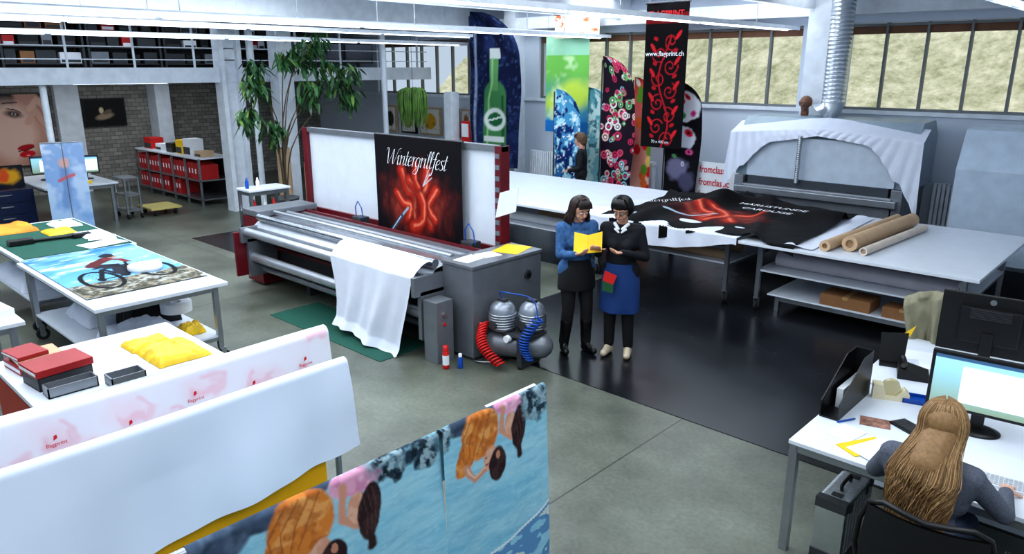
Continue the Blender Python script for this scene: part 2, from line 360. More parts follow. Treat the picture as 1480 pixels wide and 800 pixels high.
# ---------- printer
t=thing('textile_printer','dark red and grey textile printer with rollers and white board','printing machine',(-7.2,5.0,0))
mb=MB();mb.box(-9.42,-9.0,4.72,5.62,0.03,.93,DRD,.012);mb.box(-9.42,-9.0,4.72,5.62,.94,1.02,GRY,.015);mb.part('end_cabinet',t,label='dark red end cabinet with grey lid')
MB().box(-9.0,-8.96,4.35,5.0,.22,.8,DRD,.005).part('side_plate',t,label='dark red side plate')
for x in (-9.3,-9.1):
    for y in (4.8,5.5): MB().cyl((x,y,0),(x,y,.04),.03,RUB).part('foot',t)
mb=MB();mb.box(-5.46,-5.02,4.8,5.82,.03,.97,GRY,.012);mb.box(-5.47,-5.01,4.79,5.83,.95,.985,GRY,.008)
mb.box(-5.44,-5.04,4.82,5.8,0,.04,DGY);mb.part('end_cabinet',t,label='grey metal end cabinet')
MB().cyl((-5.02,5.6,.75),(-5.0,5.6,.75),.05,DGY).cyl((-5.0,5.6,.75),(-4.985,5.6,.75),.025,BLK).part('lock',t)
mb=MB();mb.box(-5.42,-5.22,4.5,4.72,0,.64,GRY,.008);mb.part('control_box',t)
MB().cyl((-5.22,4.6,.5),(-5.2,4.6,.5),.025,STL).part('knob',t);MB().cyl((-5.22,4.6,.4),(-5.205,4.6,.4),.015,RED).part('button',t)
mb=MB();mb.box(-9,-5.45,4.95,5.6,.2,.62,DGY);mb.box(-9,-5.45,4.88,4.95,.25,.30,DRD);mb.box(-9,-5.45,4.88,4.95,.5,.54,DRD);mb.box(-9,-5.45,5.6,5.7,.2,.86,DGY)
for x in (-8.2,-7.3,-6.4): mb.box(x-.04,x+.04,4.9,5.6,0,.25,DGY)
mb.box(-9,-5.45,5.05,5.6,.62,.84,DGY);mb.part('base_frame',t)
mb=MB();P=np.zeros((8,2,3))
prof=[(4.62,.70),(4.64,.84),(4.72,.9),(4.85,.93),(5.0,.93),(5.05,.9),(5.3,.88),(5.35,.84)]
for j,(y,z) in enumerate(prof): P[j,0]=(-9,y,z);P[j,1]=(-5.46,y,z)
mb.grid(P,ALU,smooth=False);mb.part('cover_plate',t,label='polished aluminium cover plate')
MB().box(-9,-5.46,5.36,5.42,.84,.93,GRY).box(-9,-5.46,5.42,5.45,.84,.96,DRD).part('guide_rail',t,label='grey and dark red guide rail')
for (y,z,r,m) in ((4.5,.80,.055,ALU),(4.72,.955,.045,CHR),(4.95,.985,.03,STL),(5.14,.95,.035,GRY),(4.58,.45,.06,ALU),(4.7,.27,.035,STL)):
    mb=MB();mb.cyl((-8.97,y,z),(-5.47,y,z),r,m,n=24);mb.part('roller',t)
for x in (-8.96,-5.5): MB().box(x,x+.05,4.42,5.1,.66,.86,GRY,.004).box(x,x+.05,4.5,4.9,.2,.7,GRY).part('bracket',t)
mb=MB();x0,x1,z0,z1=-9.38,-5.5,.86,2.04
for a in (x0,x1-.09): mb.box(a,a+.09,5.7,5.84,.0,z1,DRD,.006)
mb.box(x0,x1,5.72,5.82,z1-.06,z1,GRY);mb.box(x0,x1,5.72,5.82,z0,z0+.07,DRD)
for k in range(9): mb.box(x1-.075,x1-.015,5.69,5.70,.95+k*.12,1.0+k*.12,GRY)
mb.part('board_frame',t)
MB().box(x0+.09,x1-.09,5.76,5.8,z0+.07,z1-.06,WPL).part('board',t)
for x in (-7.85,-5.8):
    MB().box(x-.09,x+.09,5.46,5.6,.86,1.0,DGY,.01).part('print_carriage',t)
    MB().tube([(x-.05,5.5,1.0),(x-.06,5.5,1.12),(x,5.5,1.2),(x+.07,5.5,1.12),(x+.1,5.5,.98)],.008,BLU,n=6).part('hose',t,label='looped blue hose')
MB().cyl((-8.96,4.62,.5),(-8.95,4.62,.5),.06,PAP).part('badge',t,label='white oval badge')
FIR=M('poster_ink',attr=True,rough=.7,spec=.15)
def chili(p,pts,w,k=1,j=1):
    pts=[(float(a[0])*k,float(a[1])*j) for a in cr([(x,y) for x,y in pts],4)]
    p.line(pts,w*1.5*k,(50,8,10),.9,.8);p.line(pts,w*1.1*k,(150,32,24),.8);p.line([(x+.012*k,y+.008) for x,y in pts],w*.6*k,(206,62,40),1.6,.8);p.line([(x+.022*k,y+.012) for x,y in pts],w*.2*k,(246,150,116),2.0,.7)
def fire(w,h,d):
    p=Pt(w,h,d,(22,19,24))
    cx,cy=w*.5,h*.42;k=w/1.58;j=h/1.3
    D=np.hypot((p.X-cx)/(.48*w),(p.Y-cy)/(.40*h));n=fbm(p.X*8,p.Y*5,3)
    p.mix(np.clip(1.1-D+n*.6-.35,0,1)**1.4,(150,34,26));p.mix(np.clip(.85-D+n*.7-.35,0,1)**1.5,(216,104,78))
    p.mix(np.clip(.75-D+fbm(p.X*16,p.Y*12,9)*.8-.45,0,1)*1.2,(110,16,16))
    p.warp(.03,8,2)
    for pts,wd in (([(.52,.9),(.6,.72),(.74,.6),(.7,.4),(.78,.22)],.15),([(.98,.92),(.95,.74),(.86,.6),(.92,.42),(1.02,.3)],.15),([(.4,.62),(.52,.52),(.66,.5),(.6,.32)],.11),([(1.14,.72),(1.04,.6),(.98,.5),(1.1,.36)],.11),([(.66,.8),(.78,.7),(.9,.52),(.84,.3),(.7,.24)],.13),([(.78,.98),(.76,.84),(.82,.72)],.09)): chili(p,pts,wd,k,j)
    p.warp(0,1)
    p.line([(.28*k,.14*j),(.62*k,.46*j)],.03*k,(150,170,188),.6);p.line([(.25*k,.12*j),(.5*k,.35*j)],.055*k,(56,74,100),.5);p.line([(.28*k,.15*j),(.48*k,.34*j)],.014*k,(200,215,228),.5)
    for (a,b) in ((.02,.05),(.05,.0),(.0,.09)): p.line([(.9*k,.75*j),(1.02*k+a,.86*j+b)],.012*k,(190,200,210),.5)
    return p
t=thing('hanging_banner','black banner with fiery red chillies hanging over white board','banner',(-6.86,5.68,.72))
p=fire(1.58,1.32,.007);mb=MB();p.flat(mb,FIR,(-7.65,5.66,.73),bend=lambda X,Y:np.stack([X*0,.012*np.sin(X*9)*(1-Y/1.32),X*0],-1))
mb.script('Wintergrillfest',.148,WIN,(-6.88,5.643,1.71),V(1,0,0),V(0,0,1),wt=.5,shear=.3,vs=.78)
mb.part('banner_fabric',t);MB().cyl((-7.66,5.68,2.05),(-6.06,5.68,2.05),.016,DGY,n=10).part('rail',t)
def ripple(X): return math.sin(X*11)*.5+math.sin(X*23)*.3+math.sin(X*5)*.4
mb=MB();nu,nv=80,60;P=np.zeros((nv,nu,3))
for j in range(nv):
    t_=j/(nv-1)
    for i in range(nu):
        u=i/(nu-1);x=-6.95+u*1.42+.09*t_*(1-2*u)+.05*math.sin(t_*3+u*2)
        if t_<.12: q=t_/.12;y=4.66-.2*q;z=.985-.10*q*q*1.2
        else:
            q=(t_-.12)/.88;y=4.435-.06*q;z=.865-.84*q*(1-.07*math.sin(u*3.1+1))
        y+=.05*min(1,t_*1.4)*ripple(u*1.4+.15*t_);z=max(z,.012)
        if t_>.9: y-=.5*(t_-.9)
        P[j,i]=(x,y,z)
mb.grid(P,CLO);mb.solo('fabric_sheet','plain white fabric hanging from printer rollers to the floor','fabric')
mb=MB();mb.box(-7.85,-5.7,4.15,4.82,0.0,.006,GRN);mb.solo('floor_mat','green rubber mat lying on the concrete floor','mat')
def sheet(name,label,cx,cy,z,w,h,rz,mat,cat='paper',th=.004,group=None):
    mb=MB();mb.box(cx-w/2,cx+w/2,cy-h/2,cy+h/2,z,z+th,mat,rz=rz);return mb.solo(name,label,cat,group=group)
sheet('paper_sheet','yellow sheet lying on the grey cabinet',-5.24,5.6,.985,.3,.38,.3,YEL)
sheet('paper_sheet','white sheet lying on the grey cabinet',-5.27,5.0,.985,.2,.28,.1,PAP)
sheet('paper_sheet','white sheet lying on the grey cabinet beside the board',-5.25,5.25,.985,.2,.22,-.2,PAP)
mb=MB();mb.poly([(0,0),(.27,.1),(.3,.36),(.05,.28)],.006,PAP,(-5.52,5.64,1.28),(1,.1,0),(.05,0,1));mb.solo('paper_sheet','white data sheets pinned to the end of the board','paper')
for (x,y,m,l) in ((-5.1,4.5,RED,'red spray can with white band standing on the floor'),(-5.0,4.6,BLU,'small blue can with white cap standing on the floor')):
    t=thing('spray_can',l,'spray can',(x,y,0))
    if m is RED: MB().lathe([(0,0),(.032,0),(.033,.02),(.033,.17),(.02,.19)],m,(x,y,0)).lathe([(.0331,.04),(.0336,.05),(.0336,.13),(.0331,.14)],PAP,(x,y,0)).part('body',t);MB().lathe([(.028,.185),(.028,.235),(0,.24)],RED,(x,y,0)).part('cap',t)
    else: MB().lathe([(0,0),(.025,0),(.026,.01),(.026,.1),(.015,.12)],m,(x,y,0)).part('body',t);MB().lathe([(.018,.118),(.018,.15),(0,.153)],PAP,(x,y,0)).part('cap',t)
# compressor
cx,cy=-4.70,5.10;CMP=M('cast_aluminium',(150,156,166),.35,.6)
t=thing('air_compressor','twin motor air compressor with red and blue coiled hoses','compressor',(cx,cy,0),)
mb=MB();mb.cap((cx-.18,cy-.12,.19),.13,(cx+.2,cy+.12,.19),.13,GRY,n=24)
mb.part('air_tank',t)
mb=MB();mb.box(cx-.25,cx+.25,cy-.16,cy+.16,.32,.35,DGY,.005);mb.box(cx-.18,cx-.12,cy-.14,cy+.14,.02,.34,DGY);mb.box(cx+.12,cx+.18,cy-.14,cy+.14,.02,.34,DGY);mb.part('base_plate',t)
for k in (-1,1):
    x,y=cx+.115*k,cy+.09*k;mb=MB();mb.lathe([(.11,.35),(.13,.37),(.135,.5),(.125,.57),(.1,.61),(.06,.635),(0,.64)],CMP,(x,y,0),28)
    for q in range(6): mb.lathe([(.131,.38+q*.026),(.142,.384+q*.026),(.142,.39+q*.026),(.131,.395+q*.026)],STL,(x,y,0),28)
    mb.box(x-.05,x+.05,y-.03,y+.03,.62,.665,DGY,.01);mb.cyl((x,y-.15,.42),(x,y-.1,.42),.045,DGY)
    mb.part('motor',t)
def coil(c0,c1,n,r):
    pts=[];c0=V(*c0);c1=V(*c1);tt=(c1-c0)/np.linalg.norm(c1-c0);a=np.cross(tt,V(0,0,1) if abs(tt[2])<.9 else V(1,0,0));a/=np.linalg.norm(a);b=np.cross(tt,a)
    for i in range(n*12+1):
        q=i/(n*12);an=2*math.pi*i/12;cc=c0+(c1-c0)*q;cc=cc+V(-.05,-.09,0)*math.sin(q*math.pi);pts.append(cc+r*(math.cos(an)*a+math.sin(an)*b))
    return pts
MB().tube(coil((cx-.24,cy-.22,.42),(cx+.04,cy-.28,.06),17,.048),.0105,RED,n=6).part('hose',t,label='red coiled hose')
MB().tube(coil((cx+.28,cy+.02,.52),(cx+.24,cy-.1,.12),15,.045),.0095,BLU,n=6).part('hose',t,label='blue coiled hose')
MB().tube(cr([(cx-.1,cy-.05,.62),(cx-.15,cy-.1,.72),(cx,cy-.1,.74),(cx+.2,cy,.70),(cx+.28,cy,.5)]),.007,BLU,n=6).part('tube',t,label='blue tube')
MB().tube(cr([(cx-.05,cy-.2,.04),(cx-.28,cy-.3,.015),(cx-.4,cy-.2,.015),(cx-.28,cy-.02,.015)]),.009,STL,n=6).part('tube',t,label='grey tube')
MB().cyl((cx+.03,cy-.15,.3),(cx+.03,cy-.2,.3),.035,PAP,n=16).part('gauge',t)
for dx,dy in ((-.15,-.12),(.15,-.12),(-.15,.12),(.15,.12)): MB().cyl((cx+dx,cy+dy,0),(cx+dx,cy+dy,.03),.025,RUB).part('foot',t)
# ---------- tables
def caster(mb,x,y,r=.06):
    mb.cyl((x-.02,y+.02,r),(x+.02,y+.02,r),r,RUB,n=18);mb.cyl((x-.022,y+.02,r),(x+.022,y+.02,r),r*.5,STL,n=12)
    mb.box(x-.03,x-.024,y-.01,y+.04,r-.01,r*2+.03,STL);mb.box(x+.024,x+.03,y-.01,y+.04,r-.01,r*2+.03,STL);mb.box(x-.035,x+.035,y-.02,y+.04,r*2+.02,r*2+.035,STL)
def table(name,label,x0,x1,y0,y1,h,lx,ly,cast=True,shelf=(.5,),top=WPL,th=.035,leg=STL,group=None,lw=.025):
    t=thing(name,label,'table',((x0+x1)/2,(y0+y1)/2,0),group=group)
    MB().box(x0,x1,y0,y1,h-th,h,top,.006).part('tabletop',t)
    zb=.16 if cast else 0
    mb=MB()
    for y in ly: mb.box(lx[0],lx[-1],y-.02,y+.02,h-th-.07,h-th-.0,leg)
    for x in lx: mb.box(x-.02,x+.02,ly[0],ly[-1],h-th-.07,h-th-.001,leg)
    for x in lx:
        for z in shelf: mb.box(x-.015,x+.015,ly[0],ly[-1],z-.04,z-.001,leg)
    mb.part('frame',t)
    for x in lx:
        for y in ly: MB().box(x-lw,x+lw,y-lw,y+lw,zb,h-th,leg,.003).part('leg',t)
    for z in shelf: MB().box(lx[0]-.02,lx[-1]+.02,ly[0]-.02,ly[-1]+.02,z,z+.02,top).part('shelf',t)
    if cast:
        for x in lx:
            for y in (ly[0],ly[-1]): mb=MB();caster(mb,x,y,.065);mb.part('caster',t)
    return t
table('work_table','very long white topped work table on casters with lower shelf',-10.4,-4.0,8.0,10.55,.9,[-10.2,-8.2,-6.1,-4.12],[8.3,10.3])
table('work_table','white topped steel work table on casters with lower shelf',-3.84,-1.37,7.97,10.5,.9,[-3.7,-1.55],[8.3,10.2])
def roll(name,label,p0,p1,r,mat,core=.03,cat='roll',group=None):
    mb=MB();p0=V(*p0);p1=V(*p1);mb.tube([p0,p1],r,mat,n=28,caps=False)
    d=(p1-p0)/np.linalg.norm(p1-p0);a=np.cross(d,V(0,0,1));a/=np.linalg.norm(a);b=np.cross(d,a);n=28
    for p,sg in ((p0,1),(p1,-1)):
        vo=[p+r*(math.cos(2*math.pi*k/n)*a+math.sin(2*math.pi*k/n)*b) for k in range(n)];vi=[p+core*(math.cos(2*math.pi*k/n)*a+math.sin(2*math.pi*k/n)*b) for k in range(n)]
        vd=[q+d*sg*.05 for q in vi]
        mb.add(vo+vi+vd,[(k,(k+1)%n,n+(k+1)%n,n+k) for k in range(n)]+[(n+k,n+(k+1)%n,2*n+(k+1)%n,2*n+k) for k in range(n)]+[tuple(range(2*n,3*n))],mat)
    return mb.solo(name,label,cat,group=group)
roll('paper_roll','thin brown kraft paper roll lying on the white table',(-2.9,8.12,.962),(-2.8,10.3,.962),.06,KRF,group='rolls on the table')
roll('paper_roll','thick brown kraft paper roll with open core on the white table',(-2.7,8.3,.987),(-2.6,10.2,.987),.085,KRF,.045,group='rolls on the table')
roll('paper_roll','thin pale paper roll lying on the white table',(-2.52,8.2,.947),(-2.4,10.0,.947),.045,M('pale_roll',(214,200,188),.7),group='rolls on the table')
for (x0,x1,y,r,m,l) in ((-3.6,-1.65,8.6,.09,M('film_roll',(200,195,205),.3),'wrapped translucent film roll on the lower shelf'),(-3.6,-1.65,8.85,.07,KRF,'brown paper roll on the lower shelf'),(-3.6,-1.7,9.1,.08,PAP,'white fabric roll on the lower shelf')):
    roll('fabric_roll',l,(x0,y,.52+r),(x1,y,.52+r),r,m,group='rolls on the lower shelf')
for (x0,x1,y,r,m,l) in ((-6.0,-4.2,8.45,.06,KRF,'brown paper roll on the lower shelf'),(-8.0,-6.2,8.5,.07,PAP,'white fabric roll on the lower shelf'),(-6.0,-4.3,8.6,.06,PAP,'white fabric roll on the lower shelf'),(-7.6,-6.3,8.8,.08,KRF,'brown paper roll on the lower shelf'),(-5.9,-4.25,8.95,.07,KRF,'brown paper roll on the lower shelf')):
    roll('fabric_roll',l,(x0,y,.52+r),(x1,y,.52+r),r,m,group='rolls on the lower shelf')
table('low_shelf','white low shelf board under the work table',-3.6,-1.65,8.36,9.9,.22,[-3.5,-1.75],[8.45,9.8],cast=False,shelf=(),th=.02)
def carton(label,x,y,z,w,d,h,rz=0,mat=CRD,group=None):
    mb=MB();mb.box(x-w/2,x+w/2,y-d/2,y+d/2,z,z+h,mat,.004,rz=rz);mb.box(x-.03,x+.03,y-d/2-.001,y+d/2+.001,z+h-.03,z+h+.001,M('tape',(190,150,100),.3),rz=rz,c=(x,y,0))
    return mb.solo('cardboard_box',label,'box',group=group)
for (x,y,w,d,h) in ((-2.7,8.55,.55,.35,.13),(-2.1,8.5,.4,.25,.12),(-1.78,8.9,.2,.4,.15)): carton('brown cardboard box on the low shelf under the table',x,y,.22,w,d,h,group='boxes under the table')
w_,h_=2.75,2.35
p=Pt(w_,h_,.014,(16,15,18))
D=np.hypot((p.X-1.25)/.8,(p.Y-.95)/.62);n_=fbm(p.X*5,p.Y*5,5)
p.mix(np.clip(1-D+n_*.7-.35,0,1)**1.3,(160,40,32));p.mix(np.clip(.7-D+n_*.7-.3,0,1)**1.5,(224,130,104));p.mix(np.clip(.7-D+fbm(p.X*12,p.Y*12,9)*.8-.45,0,1),(110,16,16));p.warp(.04,6,3)
for pts,wd in (([(.75,1.35),(.95,1.1),(1.2,1.0),(1.15,.7)],.18),([(1.75,1.3),(1.5,1.1),(1.45,.9),(1.6,.65)],.18),([(1.0,1.35),(1.25,1.2),(1.4,.95),(1.25,.6)],.16)): chili(p,pts,wd)
p.warp(0,1);p.line([(.7,.5),(1.25,1.0)],.04,(170,190,205))
def drape(X,Y):
    z=.93+.02*fbm(X*3,Y*3,9)+.012*np.sin(X*7+Y*5)
    x=-6.02+X*.98+.15*(1-Y/h_);y=8.05+Y*1.02
    hang=np.clip(.1-Y+.16*np.sin(X*2.2+.4),0,1)
    ridge=.12*np.exp(-((X-.5-.25*Y)/.16)**2)+.10*np.exp(-((Y-1.9+.2*np.sin(X*3))/.12)**2)+.05*np.exp(-((X-2.2+.3*Y)/.1)**2)
    return np.stack([x,np.where(hang>0,7.975,y),np.where(hang>0,.93-hang*.9,z+ridge)],-1)
t=thing('printed_banner','black banner with red flames and white lettering draped on table','banner',(-4.7,9.2,.9))
mb=MB();mb.grid(drape(p.X,p.Y),FIR,p.C)
for s_,sz,(x,y),an in [('MÄRLISTUNDE',.17,(-4.2,9.62),0),('CAROUGE',.17,(-4.15,9.32),0)]: mb.text(s_,sz,WIN,(x,y,1.02),(math.cos(an),math.sin(an),0),(-math.sin(an),math.cos(an),0),off=.001,sx=.85)
an=.95;mb.script('Wintergrillfest',.12,WIN,(-5.5,8.95,1.04),V(math.cos(an),math.sin(an),0),V(-math.sin(an),math.cos(an),0),wt=.6)
mb.part('banner_fabric',t)
nu,nv=80,24;P=np.zeros((nv,nu,3))
for j in range(nv):
    for i in range(nu):
        u=i/(nu-1);q=j/(nv-1);x=-6.3+u*2.45;y=8.5-.55*min(1,q*1.6);
        z=.935 if q<.55 else .935-(q-.55)/.45*(.08+.2*abs(math.sin(u*3.2)))
        if q>=.55: y=7.965-.02*math.sin(u*40)
        P[j,i]=(x,y,z+.012*math.sin(u*23+q*4)*(q<.55))
MB().grid(P,CLO).part('backing_cloth',t,label='white backing cloth hanging over the table edge')
nu,nv=40,40;P=np.zeros((nv,nu,3))
for j in range(nv):
    for i in range(nu):
        u=i/(nu-1);q=j/(nv-1);P[j,i]=(-3.42+u*.42-.1*q,8.05+q*2.3,.912+.015*math.sin(u*3.1)*(1+math.sin(u*5+q*4)))
MB().grid(P,CLO).solo('fabric_sheet','smooth white fabric length lying on the white table','fabric')
# ---------- dryer machine
t=thing('heat_press','grey hooded fabric steaming machine with draped white cloth','machine',(-4.3,11.5,0))
HOD=M('hood_grey',(150,166,178),.4);PNL=M('pale_panel',(196,208,222),.5)
mb=MB();prof=[(11.25,1.2),(11.22,1.82),(11.5,2.1),(12.05,2.12),(12.25,1.9),(12.25,1.2)]
vs=[(-5.55,y,z) for y,z in prof]+[(-2.95,y,z) for y,z in prof];n=6
mb.add(vs,[tuple(range(n)),tuple(range(n,2*n))[::-1]]+[(i,n+i,n+(i+1)%n,(i+1)%n) for i in range(n)],HOD)
mb.part('hood',t)
MB().box(-5.35,-3.15,11.2,11.25,1.2,1.82,PNL,.004).part('front_panel',t,label='pale front panel')
mb=MB();mb.box(-5.4,-3.1,11.1,12.1,.75,1.08,GRY,.02);mb.box(-5.45,-3.05,11.0,11.15,.95,1.05,STL,.01);mb.box(-5.3,-3.2,11.15,12.0,1.08,1.2,M('opening_dark',(60,66,74),.6))
mb.box(-5.5,-5.35,11.1,12.1,0,1.2,GRY,.01);mb.box(-3.15,-3.0,11.1,12.1,0,1.2,GRY,.01);mb.box(-5.35,-3.15,11.5,11.6,.2,.8,DGY);mb.part('body',t)
MB().cyl((-5.35,11.12,.66),(-3.15,11.12,.66),.05,STL).part('roller',t)
nu,nv=160,44;P=np.zeros((nv,nu,3))
for j in range(nv):
    q=j/(nv-1)
    for i in range(nu):
        u=i/(nu-1);s_=2*u-1;a=abs(s_);x=-5.62+u*2.74
        topz=2.03-.10*a;drop=.09+.12*a+(.72 if s_<0 else .85)*max(0,(a-.5)/.5)**1.5+.02*math.sin(u*6)
        f=(.035*math.sin(a*34+q*3)+.012*math.sin(u*70))*min(1,q*1.6)
        if q<.25: qq=q/.25;yy=11.5-.31*qq;zz=topz+.09-.15*qq
        else: qq=(q-.25)/.75;yy=11.17-.05*qq-abs(f);zz=topz-.06-qq*drop
        P[j,i]=(x+s_*(.02+.07*q*(a>.8)),yy,zz)
MB().grid(P,CLO).part('dust_cloth',t,label='thin white dust cloth swagged over the hood')
DUC=M('spiral_duct',(205,212,220),.28,.85)
t=thing('ventilation_duct','silver spiral ventilation duct running down to the hood','duct',(-4.36,11.85,2.2))
mb=MB();
for k in range(31):
    z=2.32+k*.06;mb.lathe([(.165,0),(.172,.01),(.172,.018),(.165,.028),(.165,.06)],DUC,(-4.36,11.85,z),24)
mb.part('pipe',t)
mb=MB();mb.tube([(-4.36,11.85,2.4),(-4.37,11.85,2.27),(-4.42,11.84,2.2),(-4.48,11.82,2.13)],[.165,.165,.18,.23],DUC,n=24);mb.part('elbow',t)
MB().lathe([(.27,4.13),(.2,3.95),(.17,3.8)],DUC,(-4.36,11.85,.0),24).part('collar',t)
mb=MB()
for k in range(22): mb.lathe([(.03,0),(.036,.008),(.03,.016),(.03,.032)],STL,(-4.5,11.1,1.16+k*.032),14)
mb.solo('flexible_pipe','ribbed silver hose standing in front of the hood','pipe')
t=thing('covered_machine','machine covered with a pale blue and white dust sheet','machine',(-1.4,11.6,0))
mb=MB();prof=[(11.2,.35),(11.2,1.55),(11.45,2.05),(12.1,2.1),(12.2,.35)];n=5
vs=[(-2.42,y,z) for y,z in prof]+[(.3,y,z) for y,z in prof]
mb.add(vs,[tuple(range(n)),tuple(range(n,2*n))[::-1]]+[(i,n+i,n+(i+1)%n,(i+1)%n) for i in range(n)],M('pale_cover',(190,205,222),.6));mb.part('dust_cover',t)
for x in (-2.3,.2):
    for y in (11.4,12.0): MB().box(x-.05,x+.05,y,y+.1,0,.4,GRY).part('leg',t)
t=thing('mannequin_head','brown display head standing on the machine hood','mannequin head',(-4.80,11.9,2.11))
SKB=M('bust_brown',(122,84,66),.5);mb=MB();hx,hy,hz=-4.80,11.9,2.11
mb.cap((hx,hy,hz+.03),.062,(hx,hy,hz+.1),.055,SKB,16);mb.cap((hx,hy+.02,hz+.215),.095,(hx,hy-.012,hz+.205),.09,SKB,16);mb.cap((hx,hy-.015,hz+.16),.075,(hx,hy-.045,hz+.11),.045,SKB,16);mb.cap((hx,hy-.095,hz+.19),.012,(hx,hy-.118,hz+.16),.015,SKB);mb.cap((hx-.03,hy-.092,hz+.21),.014,(hx+.03,hy-.092,hz+.21),.014,SKB);mb.cap((hx-.02,hy-.09,hz+.125),.011,(hx+.02,hy-.09,hz+.125),.011,SKB)
for s in (-1,1): mb.cap((hx+s*.092,hy,hz+.21),.018,(hx+s*.088,hy,hz+.16),.012,SKB)
ob=remesh(mb,'head',None,.007,1);ob.parent=t;ob.data.transform(MW(t).inverted())
def radiator(x0,x1,z0=.45,z1=1.1):
    mb=MB();k=int((x1-x0)/.06)
    for i in range(k): mb.box(x0+i*.06,x0+i*.06+.045,12.22,12.34,z0,z1,WHT,.008)
    mb.box(x0,x1,12.26,12.30,z0+.05,z0+.09,WHT);mb.box(x0,x1,12.26,12.30,z1-.09,z1-.05,WHT)
    for x in (x0+.1,x1-.14): mb.box(x,x+.04,12.26,12.30,0.0,z0+.06,WHT)
    mb.cyl((x1-.02,12.28,z0+.07),(x1+.05,12.28,z0+.07),.015,WHT,n=8);mb.solo('radiator','white ribbed wall radiator below the windows','radiator',group='radiators')
radiator(-2.9,-2.35,.5,1.2);radiator(-8.15,-7.7);radiator(-6.0,-5.7);radiator(-10.9,-10.2)
# ---------- flags
def feather(label,x0,x1,z0,z1,y,painter,curve=.22,mir=False,d=.02,txt=None):
    w=x1-x0;h=z1-z0;t=thing('feather_flag',label,'flag',((x1 if mir else x0),y,0))
    p=Pt(w,h,d);painter(p)
    v=p.Y/h;wd=np.where(v<1-curve,1,np.sqrt(np.clip(1-((v-(1-curve))/curve)**2,0,1)))*(.93+.07*np.sin(v*3))
    X=p.X/w*wd*w
    X=(x1-X) if mir else x0+X
    P=np.stack([X,y+.02*np.sin(p.Y*4+p.X*5),z0+p.Y],-1);mb=MB();mb.grid(P,PRN,p.C)
    if txt: txt(mb)
    mb.part('flag_fabric',t)
    px=x1+.015 if mir else x0-.015
    MB().tube([(px,y,.05),(px,y,z0+h*.97)],.014,DGY,n=8).part('pole',t)
    mb=MB();mb.box(px-.25,px+.25,y-.02,y+.02,0.004,.03,DGY);mb.box(px-.02,px+.02,y-.25,y+.25,0.004,.03,DGY);mb.cyl((px,y,.02),(px,y,.2),.02,DGY,n=10);mb.part('base',t)
def p_beer(p):
    w,h=p.w,p.h;p.grad((24,34,70),(14,22,52));p.noise(3,(44,62,110),.58,.25,2,.7);p.line([(w*.08,0),(w*.1,h*.5),(w*.14,h*.9)],w*.05,(150,160,185),.8);p.noise(14,(70,90,130),.66,.08,5,.6)
    G=(70,128,80);p.ell(w*.5,h*.12,w*.24,h*.04,G);p.rect(w*.27,h*.12,w*.73,h*.46,G);p.ell(w*.5,h*.46,w*.23,h*.1,G);p.rect(w*.42,h*.5,w*.58,h*.72,(96,150,92));p.rect(w*.4,h*.7,w*.6,h*.76,(200,206,204));p.line([(w*.36,h*.14),(w*.36,h*.44),(w*.46,h*.55),(w*.46,h*.7)],.05,(150,196,140),.9);p.line([(w*.66,h*.14),(w*.66,h*.46)],.06,(30,78,48),.9)
    p.ell(w*.5,h*.31,w*.22,h*.075,(214,222,216));p.ell(w*.5,h*.31,w*.15,h*.045,(34,100,62));p.line([(w*.36,h*.3),(w*.64,h*.33)],.035,(225,230,226));p.rect(w*.3,h*.16,w*.7,h*.2,(206,212,208));p.line([(w*.2,h*.05),(w*.6,h*.02)],.12,(180,186,200))
feather('tall navy feather flag printed with a green bottle',-12.2,-10.7,.75,4.0,11.7,p_beer,.3,d=.03)
def p_blue(p):
    p.grad((30,90,150),(90,170,210));p.noise(7,(20,50,110),.52,.05,4);p.noise(9,(180,225,235),.62,.05,8);p.noise(12,(240,245,250),.7,.04,11)
feather('short blue patterned feather flag beside the wall',-9.52,-8.9,.55,2.45,11.4,p_blue,.25)
def p_teal(p):
    p.grad((150,206,214),(100,168,180));p.noise(6,(205,232,228),.52,.06,1);p.noise(9,(80,130,142),.64,.06,5)
feather('pale teal patterned feather flag with a curved top',-9.3,-8.55,.55,2.47,12.15,p_teal,.25)
def p_patt(p):
    p.C[:]=lin((38,26,40));rr=random.Random(3)
    for k in range(110):
        x,y=rr.random()*p.w,rr.random()*p.h;r=.035+rr.random()*.05;c=rr.choice([(230,90,120),(240,200,190),(120,190,120),(240,230,225),(200,50,90),(150,200,210)])
        p.ell(x,y,r,r,c);p.ell(x,y,r*.6,r*.6,(40,24,40));p.ell(x,y,r*.35,r*.35,rr.choice([(240,230,225),(220,60,110)]))
feather('tall feather flag covered in colourful retro circles',-8.5,-7.75,.6,3.05,11.55,p_patt,.3,d=.014)
def p_fruit(p):
    p.grad((250,190,170),(225,60,70));rr=random.Random(5)
    for k in range(22): p.ell(rr.random()*p.w,rr.random()*p.h,.08,.1,rr.choice([(240,120,60),(230,40,50),(250,220,120),(120,170,60),(250,240,230)]))
feather('narrow feather flag printed with bright fruit',-8.07,-7.62,.6,2.68,11.95,p_fruit,.2)
